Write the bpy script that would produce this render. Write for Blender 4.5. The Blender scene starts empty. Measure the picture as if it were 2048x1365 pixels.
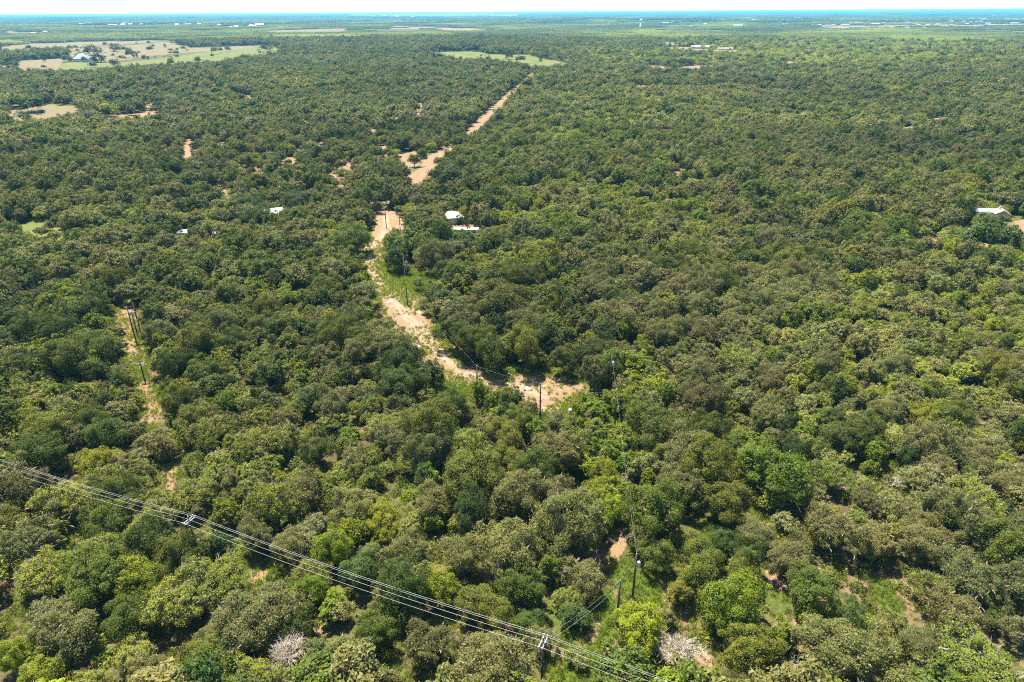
import bpy, math, random
import numpy as np
from mathutils import Vector, Matrix

# ============================================================ camera, light, air
S = bpy.context.scene
CAM_H = 90.0
PITCH = math.radians(25.75)
ROLL = math.radians(0.33)
F_PX = 1365.0            # focal length measured in pixels of the 2048 px wide photograph
cam_data = bpy.data.cameras.new("camera")
cam_data.lens = 24.0; cam_data.sensor_width = 36.0
cam_data.clip_start = 1.0; cam_data.clip_end = 120000.0
cam = bpy.data.objects.new("camera", cam_data); S.collection.objects.link(cam)
_f = Vector((0, math.cos(PITCH), -math.sin(PITCH)))
_u0 = Vector((0, math.sin(PITCH), math.cos(PITCH))); _r0 = Vector((1, 0, 0))
_r = math.cos(ROLL)*_r0 - math.sin(ROLL)*_u0
_u = math.sin(ROLL)*_r0 + math.cos(ROLL)*_u0
M = Matrix((( _r.x, _u.x, -_f.x, 0), (_r.y, _u.y, -_f.y, 0), (_r.z, _u.z, -_f.z, CAM_H), (0, 0, 0, 1)))
cam.matrix_world = M
S.camera = cam

SUN_ELEV = math.radians(66); SUN_AZ = math.radians(-32)     # azimuth from +Y, clockwise positive
world = bpy.data.worlds.new("World"); S.world = world; world.use_nodes = True
wn = world.node_tree; wn.nodes.clear()
sky = wn.nodes.new("ShaderNodeTexSky"); sky.sky_type = 'NISHITA'; sky.sun_disc = False
sky.sun_elevation = SUN_ELEV; sky.sun_rotation = SUN_AZ
sky.air_density = 1.0; sky.dust_density = 0.2; sky.ozone_density = 3.0
bg = wn.nodes.new("ShaderNodeBackground"); bg.inputs[1].default_value = 0.08
wo = wn.nodes.new("ShaderNodeOutputWorld")
wn.links.new(sky.outputs[0], bg.inputs[0]); wn.links.new(bg.outputs[0], wo.inputs[0])
sun_d = bpy.data.lights.new("sun", 'SUN'); sun_d.energy = 5.0; sun_d.angle = math.radians(0.5); sun_d.color = (1.0, 0.93, 0.80)
sun = bpy.data.objects.new("sun", sun_d); S.collection.objects.link(sun)
sd = Vector((math.sin(SUN_AZ)*math.cos(SUN_ELEV), math.cos(SUN_AZ)*math.cos(SUN_ELEV), math.sin(SUN_ELEV)))
sun.rotation_euler = sd.to_track_quat('Z', 'Y').to_euler()
S.view_settings.view_transform = 'Standard'; S.view_settings.look = 'None'
S.view_settings.gamma = 1.0; S.view_settings.use_curve_mapping = False
S.view_settings.exposure = 1.55
cy = S.cycles
cy.max_bounces = 5; cy.diffuse_bounces = 3; cy.glossy_bounces = 2; cy.transmission_bounces = 3
cy.volume_bounces = 1; cy.transparent_max_bounces = 8; cy.caustics_reflective = False; cy.caustics_refractive = False
cy.use_denoising = False; cy.sample_clamp_indirect = 1.5
S.render.filter_size = 1.2 if hasattr(S.render, 'filter_size') else 1.5
cy.pixel_filter_type = 'BLACKMAN_HARRIS'; cy.filter_width = 1.1

# ============================================================ helpers
rng = np.random.default_rng(7)
COL = S.collection
r_ = np.array(_r); u_ = np.array(_u); f_ = np.array(_f); C0 = np.array((0., 0., CAM_H))

def height(x, y):
    d = np.sqrt(x*x + y*y)
    a = np.clip((d-600)/2500, 0, 1); b = np.clip((d-2500)/9000, 0, 1)
    n1 = np.sin(x/310.+1.3)*np.sin(y/260.+.4) + .6*np.sin(x/170.-y/210.+2.1) + .4*np.sin(y/120.+x/300.)
    n2 = np.sin(x/1900.+.7)*np.sin(y/1500.+2.) + .5*np.sin(x/900.+y/1300.)
    n3 = np.sin(x/5200.+.3)*np.sin(y/3100.+1.1)
    return 3.4*a*n1 + 7.*a*(n2) + 22.*b*n3 + 10.*b*np.sin(x/2300.-y/1700.)

def ground_at(px, py):
    """the point of the ground seen at a pixel of the photograph"""
    px = np.asarray(px, float); py = np.asarray(py, float)
    d = f_[None]*F_PX + (px.reshape(-1, 1)-1024)*r_[None] - (py.reshape(-1, 1)-682.5)*u_[None]
    z = np.zeros(len(d))
    for _ in range(12):
        t = (z-CAM_H)/np.minimum(d[:, 2], -1e-3)
        p = C0 + d*t[:, None]
        z = .5*z + .5*height(p[:, 0], p[:, 1])
    p[:, 2] = height(p[:, 0], p[:, 1])
    return p

def at_height(px, py, h):
    d = f_*F_PX + (px-1024)*r_ - (py-682.5)*u_
    t = (h-CAM_H)/d[2]
    return C0 + d*t

def project(P):
    q = P - C0
    dz = q @ f_
    dz = np.where(dz < 1, 1, dz)
    return 1024 + F_PX*(q @ r_)/dz, 682.5 - F_PX*(q @ u_)/dz, dz

def in_poly(x, y, poly):
    inside = np.zeros(len(x), bool); n = len(poly)
    for i in range(n):
        x0, y0 = poly[i]; x1, y1 = poly[(i+1) % n]
        if y0 == y1: continue
        c = ((y0 > y) != (y1 > y)) & (x < (x1-x0)*(y-y0)/(y1-y0)+x0)
        inside ^= c
    return inside

def sdist(x, y, poly):
    """signed distance, positive inside"""
    d = np.full(len(x), 1e12); n = len(poly)
    for i in range(n):
        x0, y0 = poly[i]; x1, y1 = poly[(i+1) % n]
        ex, ey = x1-x0, y1-y0; L = ex*ex+ey*ey+1e-9
        t = np.clip(((x-x0)*ex+(y-y0)*ey)/L, 0, 1)
        dd = (x-x0-t*ex)**2 + (y-y0-t*ey)**2
        d = np.minimum(d, dd)
    d = np.sqrt(d)
    return np.where(in_poly(x, y, poly), d, -d)

def tag(o, label=None, cat=None, group=None, kind=None):
    if label: o['label'] = label
    if cat: o['category'] = cat
    if group: o['group'] = group
    if kind: o['kind'] = kind
    return o

def mesh_from(name, V, F, mats, midx=None, smooth=False):
    """V (n,3), F (m,k) array of one face size, or list of arrays"""
    me = bpy.data.meshes.new(name)
    Fs = [F] if isinstance(F, np.ndarray) else [f for f in F if len(f)]
    V = np.asarray(V, np.float32)
    me.vertices.add(len(V)); me.vertices.foreach_set("co", V.ravel())
    tot = np.concatenate([np.full(len(f), f.shape[1], np.int32) for f in Fs])
    loops = np.concatenate([f.ravel() for f in Fs]).astype(np.int32)
    me.loops.add(len(loops)); me.loops.foreach_set("vertex_index", loops)
    st = np.concatenate([[0], np.cumsum(tot)[:-1]]).astype(np.int32)
    me.polygons.add(len(tot)); me.polygons.foreach_set("loop_start", st)
    try: me.polygons.foreach_set("loop_total", tot)
    except Exception: pass
    for m in mats: me.materials.append(m)
    if midx is not None: me.polygons.foreach_set("material_index", np.asarray(midx, np.int32))
    me.polygons.foreach_set("use_smooth", np.full(len(tot), smooth))
    me.update(calc_edges=True)
    return me

def link(name, me, parent=None, loc=None):
    o = bpy.data.objects.new(name, me); COL.objects.link(o)
    if parent is not None: o.parent = parent
    if loc is not None: o.location = loc
    return o

class MB:
    """collects boxes, prisms and tubes"""
    def __init__(s): s.v = []; s.f = []; s.m = []
    def poly(s, pts, faces, m=0):
        b = len(s.v); s.v += [tuple(p) for p in pts]; s.f += [tuple(b+i for i in f) for f in faces]; s.m += [m]*len(faces); return s
    def box(s, x0, x1, y0, y1, z0, z1, m=0):
        return s.poly([(x0,y0,z0),(x1,y0,z0),(x1,y1,z0),(x0,y1,z0),(x0,y0,z1),(x1,y0,z1),(x1,y1,z1),(x0,y1,z1)],
                      [(0,3,2,1),(4,5,6,7),(0,1,5,4),(1,2,6,5),(2,3,7,6),(3,0,4,7)], m)
    def tube(s, pts, rad, n=6, m=0):
        pts = [Vector(p) for p in pts]; rad = rad if hasattr(rad, '__len__') else [rad]*len(pts)
        rings = []
        for i, p in enumerate(pts):
            t = (pts[min(i+1, len(pts)-1)] - pts[max(i-1, 0)]).normalized()
            a = t.orthogonal().normalized() if abs(t.z) > .9 else t.cross(Vector((0,0,1))).normalized()
            b = t.cross(a)
            rings.append([p + a*math.cos(2*math.pi*k/n)*rad[i] + b*math.sin(2*math.pi*k/n)*rad[i] for k in range(n)])
        V = [q for r in rings for q in r]; Fc = []
        for i in range(len(pts)-1):
            for k in range(n):
                Fc.append((i*n+k, i*n+(k+1) % n, (i+1)*n+(k+1) % n, (i+1)*n+k))
        Fc.append(tuple(range(n))[::-1]); Fc.append(tuple((len(pts)-1)*n+k for k in range(n)))
        return s.poly(V, Fc, m)
    def mesh(s, name, mats, smooth=False):
        me = bpy.data.meshes.new(name); me.from_pydata(s.v, [], s.f)
        for m in mats: me.materials.append(m)
        me.polygons.foreach_set("material_index", s.m)
        me.polygons.foreach_set("use_smooth", [smooth]*len(s.f)); me.update()
        return me
    def build(s, name, mats, parent=None, smooth=False, loc=None):
        if not isinstance(mats, (list, tuple)): mats = [mats]
        return link(name, s.mesh(name, mats, smooth), parent, loc)

# ============================================================ materials
def new_mat(name):
    m = bpy.data.materials.new(name); m.use_nodes = True
    nt = m.node_tree; nt.nodes.clear(); return m, nt
def N(nt, t, **kw):
    n = nt.nodes.new(t)
    for k, v in kw.items():
        if k.startswith('i_'): n.inputs[k[2:].replace('_', ' ')].default_value = v
        else: setattr(n, k, v)
    return n
def mathn(nt, op, a, b=None, clamp=False):
    n = nt.nodes.new('ShaderNodeMath'); n.operation = op; n.use_clamp = clamp
    for i, x in enumerate((a, b)):
        if x is None: continue
        if isinstance(x, (int, float)): n.inputs[i].default_value = x
        else: nt.links.new(x, n.inputs[i])
    return n.outputs[0]
def mixc(nt, fac, a, b, blend='MIX'):
    n = nt.nodes.new('ShaderNodeMix'); n.data_type = 'RGBA'; n.blend_type = blend
    for i, x in ((0, fac), (6, a), (7, b)):
        if isinstance(x, (int, float)): n.inputs[i].default_value = x
        elif isinstance(x, tuple): n.inputs[i].default_value = (*x[:3], 1)
        else: nt.links.new(x, n.inputs[i])
    return n.outputs[2]
def noise(nt, vec, scale, detail=3, rough=.55):
    n = nt.nodes.new('ShaderNodeTexNoise'); n.inputs['Scale'].default_value = scale
    n.inputs['Detail'].default_value = detail; n.inputs['Roughness'].default_value = rough
    if vec is not None: nt.links.new(vec, n.inputs['Vector'])
    return n.outputs['Fac']
def ramp(nt, fac, stops):
    n = nt.nodes.new('ShaderNodeValToRGB'); e = n.color_ramp.elements
    while len(e) < len(stops): e.new(.5)
    for i, (p, c) in enumerate(stops):
        e[i].position = p; e[i].color = (*c, 1) if len(c) == 3 else c
    nt.links.new(fac, n.inputs[0]); return n.outputs[0]
def sstep(nt, x, lo, hi):
    n = nt.nodes.new('ShaderNodeMapRange'); n.interpolation_type = 'SMOOTHSTEP'
    n.inputs[1].default_value = lo; n.inputs[2].default_value = hi; nt.links.new(x, n.inputs[0]); return n.outputs[0]

def leaf_mat(name, c_lo, c_hi, c_alt, transl=.3):
    """c_lo..c_hi: spread between single leaf sprays; c_alt: tone some sprays and some trees lean to"""
    m, nt = new_mat(name)
    geo = N(nt, 'ShaderNodeNewGeometry'); tc = N(nt, 'ShaderNodeTexCoord')
    att = N(nt, 'ShaderNodeAttribute'); att.attribute_type = 'INSTANCER'; att.attribute_name = 'tint'
    tint = att.outputs['Fac']
    at2 = N(nt, 'ShaderNodeAttribute'); at2.attribute_type = 'INSTANCER'; at2.attribute_name = 'lum'
    rpi = geo.outputs['Random Per Island']
    c = mixc(nt, rpi, c_lo, c_hi)
    nz = noise(nt, tc.outputs['Object'], .55, 3)
    altf = sstep(nt, mathn(nt, 'ADD', nz, mathn(nt, 'MULTIPLY', mathn(nt, 'SUBTRACT', tint, .5), .55)), .42, .72)
    c = mixc(nt, mathn(nt, 'MULTIPLY', altf, .75), c, c_alt)
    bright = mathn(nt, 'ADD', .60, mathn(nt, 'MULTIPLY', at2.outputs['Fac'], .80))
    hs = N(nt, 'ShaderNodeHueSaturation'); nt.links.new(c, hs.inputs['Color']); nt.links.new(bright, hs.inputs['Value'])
    hue = mathn(nt, 'ADD', .481, mathn(nt, 'MULTIPLY', mathn(nt, 'FRACT', mathn(nt, 'MULTIPLY', tint, 13.7)), .03))
    nt.links.new(hue, hs.inputs['Hue'])
    col = hs.outputs[0]
    d = N(nt, 'ShaderNodeBsdfDiffuse'); nt.links.new(col, d.inputs[0])
    t = N(nt, 'ShaderNodeBsdfTranslucent')
    tcx = N(nt, 'ShaderNodeHueSaturation'); tcx.inputs['Saturation'].default_value = 1.15; tcx.inputs['Value'].default_value = 1.25
    nt.links.new(col, tcx.inputs['Color']); nt.links.new(tcx.outputs[0], t.inputs[0])
    mx = N(nt, 'ShaderNodeMixShader'); mx.inputs[0].default_value = transl
    nt.links.new(d.outputs[0], mx.inputs[1]); nt.links.new(t.outputs[0], mx.inputs[2])
    g = N(nt, 'ShaderNodeBsdfGlossy'); g.inputs['Roughness'].default_value = .55; g.inputs[0].default_value = (.9, .95, 1, 1)
    mx2 = N(nt, 'ShaderNodeMixShader'); mx2.inputs[0].default_value = .015
    nt.links.new(mx.outputs[0], mx2.inputs[1]); nt.links.new(g.outputs[0], mx2.inputs[2])
    o = N(nt, 'ShaderNodeOutputMaterial'); nt.links.new(mx2.outputs[0], o.inputs[0])
    return m

def plain(name, col, rough=.7, metal=0., var=.25, scale=1.5, streak=None):
    m, nt = new_mat(name)
    tc = N(nt, 'ShaderNodeTexCoord'); nz = noise(nt, tc.outputs['Object'], scale, 4)
    lo = tuple(c*(1-var) for c in col); hi = tuple(min(1, c*(1+var)) for c in col)
    c = ramp(nt, nz, [(.3, lo), (.7, hi)])
    b = N(nt, 'ShaderNodeBsdfPrincipled'); nt.links.new(c, b.inputs['Base Color'])
    b.inputs['Roughness'].default_value = rough; b.inputs['Metallic'].default_value = metal
    if streak:
        w = nt.nodes.new('ShaderNodeTexWave'); w.bands_direction = streak[0]; w.inputs['Scale'].default_value = streak[1]
        nt.links.new(tc.outputs['Object'], w.inputs['Vector'])
        bm = N(nt, 'ShaderNodeBump'); bm.inputs['Strength'].default_value = .5; bm.inputs['Distance'].default_value = .03
        nt.links.new(w.outputs['Fac'], bm.inputs['Height']); nt.links.new(bm.outputs[0], b.inputs['Normal'])
    o = N(nt, 'ShaderNodeOutputMaterial'); nt.links.new(b.outputs[0], o.inputs[0])
    return m

BARK_PALE = plain('bark_pale', (.20, .175, .125), .9, var=.3, scale=3)
BARK = plain('bark_dark', (.10, .08, .06), .9, var=.3, scale=3)
DEADWOOD = plain('dead_wood', (.42, .36, .29), .9, var=.25, scale=3)
LEAF = dict(
    oak=leaf_mat('oak_leaves', (.038, .060, .004), (.112, .150, .012), (.135, .138, .013)),
    grey=leaf_mat('grey_oak_leaves', (.066, .078, .014), (.185, .192, .050), (.165, .155, .036)),
    mesq=leaf_mat('mesquite_leaves', (.120, .146, .014), (.290, .315, .050), (.215, .250, .024), .38),
    bright=leaf_mat('bright_leaves', (.066, .105, .003), (.185, .240, .008), (.235, .255, .009), .40),
    dark=leaf_mat('dark_leaves', (.018, .040, .003), (.060, .092, .007), (.050, .068, .007), .2),
    teal=leaf_mat('blue_green_leaves', (.034, .072, .011), (.105, .155, .034), (.080, .115, .016), .25),
    pale=leaf_mat('pale_leaves', (.130, .145, .036), (.300, .300, .098), (.240, .248, .058), .38),
)

# ---- the ground: one material driven by attributes that say what grows or lies where
def ground_material():
    m, nt = new_mat('ground_surface')
    geo = N(nt, 'ShaderNodeNewGeometry'); P = geo.outputs['Position']
    def attr(n):
        a = N(nt, 'ShaderNodeAttribute'); a.attribute_name = n; return a.outputs['Fac']
    n_fine = noise(nt, P, 1.7, 5, .65); n_mid = noise(nt, P, .22, 4, .6); n_big = noise(nt, P, .035, 3)
    n_far = noise(nt, P, .006, 5, .6); n_grit = noise(nt, P, 6., 3, .7)
    edge = mathn(nt, 'MULTIPLY', mathn(nt, 'SUBTRACT', mathn(nt, 'ADD', mathn(nt, 'MULTIPLY', n_fine, .6), mathn(nt, 'MULTIPLY', n_mid, .4)), .5), 1.6)
    # litter and dry grass under the trees
    base = ramp(nt, n_fine, [(.28, (.035, .030, .014)), (.5, (.080, .064, .030)), (.72, (.145, .108, .055))])
    soil = ramp(nt, n_grit, [(.3, (.125, .078, .048)), (.7, (.235, .152, .098))])
    gr = ramp(nt, n_fine, [(.3, (.034, .052, .006)), (.55, (.072, .100, .012)), (.75, (.125, .145, .025))])
    c = mixc(nt, sstep(nt, mathn(nt, 'ADD', n_mid, mathn(nt, 'MULTIPLY', attr('soil'), .16)), .50, .64), base, soil)
    c = mixc(nt, mathn(nt, 'MULTIPLY', sstep(nt, mathn(nt, 'ADD', n_big, mathn(nt, 'MULTIPLY', n_fine, .5)), .68, .86), .85), c, gr)
    # far away the ground stands for woods too distant to tell trees apart
    wood = ramp(nt, n_far, [(.30, (.022, .038, .014)), (.50, (.040, .058, .020)), (.66, (.080, .10, .036)), (.78, (.19, .165, .10))])
    c = mixc(nt, attr('wood'), c, wood)
    # green weeds
    fg = sstep(nt, mathn(nt, 'ADD', attr('green'), mathn(nt, 'MULTIPLY', edge, .5)), .42, .62)
    c = mixc(nt, fg, c, gr)
    # dry pasture
    past = ramp(nt, n_mid, [(.3, (.115, .098, .046)), (.55, (.17, .138, .072)), (.75, (.20, .152, .095))])
    ft = sstep(nt, mathn(nt, 'ADD', attr('tan'), mathn(nt, 'MULTIPLY', edge, .4)), .42, .62)
    c = mixc(nt, ft, c, past)
    fld = ramp(nt, noise(nt, P, .03, 5, .65), [(.3, (.080, .100, .022)), (.5, (.115, .130, .032)), (.7, (.155, .145, .052))])
    ff = sstep(nt, mathn(nt, 'ADD', attr('field'), mathn(nt, 'MULTIPLY', edge, .4)), .42, .62)
    c = mixc(nt, ff, c, fld)
    # mown / bare dirt
    straw = ramp(nt, n_fine, [(.25, (.125, .080, .034)), (.5, (.215, .145, .072)), (.75, (.29, .21, .122))])
    pink = ramp(nt, n_grit, [(.3, (.17, .108, .068)), (.7, (.265, .18, .125))])
    dirt = mixc(nt, sstep(nt, noise(nt, P, .11, 4, .6), .44, .60), straw, pink)
    dirt = mixc(nt, mathn(nt, 'MULTIPLY', sstep(nt, noise(nt, P, .30, 4, .7), .58, .68), attr('chalk')), dirt, (.42, .37, .31))
    dirt = mixc(nt, mathn(nt, 'MULTIPLY', sstep(nt, noise(nt, P, .8, 4, .7), .56, .68), .35), dirt, (.10, .09, .025))
    dirt = mixc(nt, mathn(nt, 'MULTIPLY', attr('rut'), .6), dirt, (.33, .265, .19))
    fd = sstep(nt, mathn(nt, 'ADD', attr('dirt'), mathn(nt, 'MULTIPLY', edge, .3)), .40, .60)
    c = mixc(nt, fd, c, dirt)
    b = N(nt, 'ShaderNodeBsdfPrincipled'); nt.links.new(c, b.inputs['Base Color']); b.inputs['Roughness'].default_value = .95
    b.inputs['Specular IOR Level'].default_value = .15
    bm = N(nt, 'ShaderNodeBump'); bm.inputs['Strength'].default_value = .7; bm.inputs['Distance'].default_value = .25
    nt.links.new(n_fine, bm.inputs['Height']); nt.links.new(bm.outputs[0], b.inputs['Normal'])
    o = N(nt, 'ShaderNodeOutputMaterial'); nt.links.new(b.outputs[0], o.inputs[0])
    return m
GROUND = ground_material()

# ============================================================ what lies where (outlines read off the photograph, laid on the ground)
# (object name, attribute, outline, chalkiness)
AREAS = [
 ('dirt_track', 'dirt', [(757,423),(757,455),(742,483),(716,508),(708,538),(733,530),(745,562),(764,594),(782,634),(823,686),(863,729),(899,757),(945,768),(985,778),(1035,792),(1062,812),(1095,822),(1130,803),(1166,781),(1150,765),(1110,753),(1040,750),(975,750),(942,732),(911,701),(885,670),(859,640),(829,612),(809,584),(775,558),(757,528),(755,505),(765,480),(785,462),(808,455),(800,438),(780,420)], 1.),
 ('dirt_track', 'dirt', [(803,374),(813,355),(842,335),(846,320),(870,304),(903,291),(915,291),(915,302),(895,314),(872,331),(852,352),(836,374)], .5),
 ('dirt_track', 'dirt', [(930,270),(948,246),(974,221),(998,202),(1018,183),(1043,164),(1062,147),(1070,143),(1060,156),(1036,176),(1016,196),(1000,216),(967,249),(948,270)], .3),
 ('bare_soil', 'dirt', [(795,308),(830,303),(840,320),(832,336),(815,342),(806,325)], 0),
 ('bare_soil', 'dirt', [(833,206),(843,206),(845,241),(836,243)], 0),
 ('bare_soil', 'dirt', [(780,235),(800,232),(800,240),(782,242)], 0),
 ('bare_soil', 'dirt', [(372,277),(386,277),(384,325),(368,325),(368,305)], 0),
 ('bare_soil', 'dirt', [(415,374),(450,377),(455,391),(420,392)], 0),
 ('bare_soil', 'dirt', [(424,162),(432,164),(438,177),(426,178)], 0),
 ('bare_soil', 'dirt', [(485,189),(508,193),(506,199),(485,197)], 0),
 ('bare_soil', 'dirt', [(678,325),(692,322),(694,345),(682,346)], 0),
 ('bare_soil', 'dirt', [(1863,231),(1900,236),(1905,243),(1866,241)], 0),
 ('bare_soil', 'dirt', [(1808,255),(1826,253),(1826,260),(1808,261)], 0),
 ('bare_soil', 'dirt', [(1357,328),(1367,328),(1374,356),(1350,357)], 0),
 ('bare_soil', 'dirt', [(1272,171),(1300,172),(1290,179),(1274,178)], 0),
 ('dry_pasture', 'tan', [(14,243),(20,222),(100,209),(150,212),(165,226),(120,238),(60,246)], 0),
 ('bare_soil', 'dirt', [(190,238),(240,230),(320,220),(322,231),(240,241)], .6),
 ('bare_soil', 'dirt', [(290,205),(312,205),(312,216),(292,216)], .6),
 ('bare_soil', 'dirt', [(1300,131),(1345,135),(1420,130),(1430,136),(1345,141),(1300,138)], 0),
 ('bare_soil', 'dirt', [(1558,123),(1594,123),(1596,128),(1560,128)], 0),
 ('bare_soil', 'dirt', [(1338,94),(1400,96),(1470,100),(1482,104),(1430,103),(1380,101),(1335,98)], .8),
 ('field', 'field', [(860,106),(900,103),(940,103),(985,108),(1060,111),(1110,124),(1145,128),(1100,134),(1058,134),(1035,127),(960,121),(900,117)], 0),
 ('dry_pasture', 'tan', [(1045,112),(1065,112),(1120,124),(1105,129),(1062,124)], 0),
 ('dry_pasture', 'tan', [(4,134),(45,122),(128,116),(122,140),(60,143),(10,139)], 0),
 ('field', 'field', [(108,144),(132,124),(230,127),(310,119),(420,103),(500,97),(545,92),(562,99),(555,108),(480,117),(430,126),(330,130),(200,140)], 0),
 ('dry_pasture', 'tan', [(140,96),(280,90),(330,84),(380,95),(540,90),(500,98),(400,104),(300,112),(230,124),(140,116)], 0),
 ('dry_pasture', 'tan', [(0,90),(300,80),(320,84),(150,95),(0,104)], 0),
 ('dry_pasture', 'tan', [(0,63),(95,64),(90,69),(0,70)], 0),
 ('dry_pasture', 'tan', [(515,62),(700,57),(700,64),(540,67)], 0),
 ('bare_soil', 'dirt', [(780,52),(885,55),(980,58),(975,62),(890,62),(860,58),(780,59)], 0),
 ('bare_soil', 'dirt', [(700,29),(860,26),(1040,30),(1030,34),(860,33),(700,33)], 1.),
 ('bare_soil', 'dirt', [(700,43),(860,41),(900,44),(700,46)], .5),
 ('bare_soil', 'dirt', [(1640,52),(2048,48),(2048,53),(1640,57)], .5),
 ('field', 'field', [(28,449),(100,440),(132,478),(118,494),(60,478)], 0),
 ('dirt_track', 'dirt', [(248,588),(263,588),(266,640),(262,690),(284,704),(290,722),(280,733),(268,716),(247,672),(242,630)], .2),
 ('dirt_track', 'dirt', [(277,760),(286,762),(312,790),(314,812),(306,842),(296,842),(300,800)], .1),
 ('bare_soil', 'dirt', [(322,936),(356,928),(352,955),(346,988),(334,984),(330,962)], .3),
 ('bare_soil', 'dirt', [(92,942),(114,942),(117,978),(88,976)], 0),
 ('bare_soil', 'dirt', [(0,1118),(12,1122),(24,1195),(14,1234),(0,1240)], 0),
 ('bare_soil', 'dirt', [(228,1205),(262,1188),(274,1196),(256,1213),(232,1222)], 0),
 ('bare_soil', 'dirt', [(20,1255),(44,1262),(56,1285),(34,1286)], 0),
 ('bare_soil', 'dirt', [(490,1146),(536,1140),(534,1162),(502,1168)], 0),
 ('bare_soil', 'dirt', [(586,1180),(598,1178),(602,1212),(590,1214)], 0),
 ('bare_soil', 'dirt', [(628,1254),(652,1250),(654,1272),(632,1276)], 0),
 ('bare_soil', 'dirt', [(1240,1055),(1258,1052),(1256,1085),(1232,1130),(1215,1140),(1212,1110)], .2),
 ('weedy_clearing', 'green', [(1196,1190),(1225,1170),(1235,1215),(1222,1330),(1260,1365),(1100,1365),(1090,1300),(1150,1275),(1190,1235)], .1),
 ('bare_soil', 'dirt', [(1150,1272),(1188,1228),(1204,1238),(1192,1285),(1152,1298)], .1),
 ('bare_soil', 'dirt', [(1205,1290),(1230,1280),(1234,1338),(1212,1350)], .1),
 ('bare_soil', 'dirt', [(1098,1292),(1128,1290),(1128,1338),(1105,1330)], .1),
 ('weedy_clearing', 'green', [(1245,1120),(1290,1128),(1322,1150),(1332,1190),(1318,1215),(1270,1195),(1240,1185),(1225,1165),(1232,1135)], 0),
 ('bare_soil', 'dirt', [(1316,1145),(1332,1148),(1344,1195),(1330,1205)], 0),
 ('bare_soil', 'dirt', [(1384,1190),(1402,1215),(1405,1260),(1388,1250)], 0),
 ('bare_soil', 'dirt', [(1384,1290),(1425,1310),(1434,1340),(1396,1350)], 0),
 ('bare_soil', 'dirt', [(1531,1138),(1582,1165),(1566,1188),(1532,1170)], 0),
 ('bare_soil', 'dirt', [(1580,1236),(1593,1240),(1598,1280),(1584,1288)], 0),
 ('weedy_clearing', 'green', [(1750,1158),(1792,1175),(1796,1215),(1764,1222),(1746,1188)], 0),
 ('bare_soil', 'dirt', [(1525,1040),(1551,1048),(1547,1066),(1530,1060)], 0),
 ('bare_soil', 'dirt', [(1746,1248),(1760,1255),(1768,1292),(1752,1284)], 0),
 ('bare_soil', 'dirt', [(1852,1328),(1876,1328),(1872,1365),(1846,1365)], 0),
 ('weedy_clearing', 'green', [(752,520),(785,528),(800,545),(838,545),(872,556),(852,580),(822,590),(816,614),(790,590),(765,560)], 0),
 ('weedy_clearing', 'green', [(268,716),(290,720),(292,762),(276,762)], 0),
 ('weedy_clearing', 'green', [(737,455),(755,455),(740,484),(724,492)], 0),
 ('weedy_clearing', 'green', [(876,655),(892,672),(904,700),(936,732),(925,735),(896,700),(868,665)], 0),
 ('weedy_clearing', 'green', [(882,742),(905,750),(942,772),(936,790),(892,806),(880,785)], 0),
 ('weedy_clearing', 'green', [(1040,738),(1180,744),(1172,764),(1150,765),(1110,753),(1036,750)], 0),
 ('weedy_clearing', 'green', [(1095,824),(1130,803),(1166,781),(1172,800),(1130,826),(1098,838)], 0),
 ('weedy_clearing', 'green', [(1210,775),(1234,780),(1236,850),(1222,852)], 0),
 ('bare_soil', 'dirt', [(902,444),(962,450),(962,461),(902,457)], .2),
 ('bare_soil', 'dirt', [(1826,477),(1884,472),(1884,482),(1832,487)], .1),
 ('bare_soil', 'dirt', [(1932,447),(1958,444),(1956,466),(1930,463)], .4),
 ('driveway', 'dirt', [(1990,452),(2110,425),(2110,462),(2015,476)], 1.),
 ('weedy_clearing', 'green', [(2015,428),(2050,424),(2050,436),(2020,440)], 0),
 ('bare_soil', 'dirt', [(1930,484),(2012,488),(2012,496),(1936,492)], .1),
]
for k_, (a_, b_) in enumerate([(395,300),(440,290),(555,330),(577,322),(600,300),(665,355),(703,330),(650,330),(742,262),(770,300),(480,340),(520,352),(360,350),(640,290),(600,350),(330,300),(560,285),(690,372)]):
    w_ = 7+(k_*5) % 8; h_ = 6+(k_*3) % 6
    AREAS.append(('bare_soil', 'dirt', [(a_-w_, b_), (a_-w_*.3, b_-h_), (a_+w_*.8, b_-h_*.6), (a_+w_, b_+h_*.5), (a_, b_+h_)], 0))
AREAS_W = []
def resample(P, step):
    out = []
    for i in range(len(P)-1):
        p0 = P[max(i-1, 0)]; p1 = P[i]; p2 = P[i+1]; p3 = P[min(i+2, len(P)-1)]
        n = max(1, int(np.linalg.norm(p2-p1)/step))
        for k in range(n):
            t = k/n
            out.append(.5*((2*p1)+(-p0+p2)*t+(2*p0-5*p1+4*p2-p3)*t*t+(-p0+3*p1-3*p2+p3)*t**3))
    out.append(P[-1]); return np.array(out)
for nm, at, poly, ch in AREAS:
    # subdivide the outline so that it stays the same curve on the ground
    pp = []
    for i in range(len(poly)):
        a = poly[i]; b = poly[(i+1) % len(poly)]
        pp += [a, ((a[0]+b[0])/2, (a[1]+b[1])/2)]
    g = ground_at([p[0] for p in pp], [p[1] for p in pp])
    AREAS_W.append((nm, at, g[:, :2], ch, poly))
ROAD_PX = [(-120, 404), (0, 403), (110, 406), (250, 408), (420, 409), (545, 408), (640, 406), (760, 404), (900, 395), (1100, 384), (1300, 377), (1520, 372)]
_g = ground_at([p[0] for p in ROAD_PX], [p[1] for p in ROAD_PX])[:, :2]
# resample the road's centre line
ROAD = resample(_g, 4.0)

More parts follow.
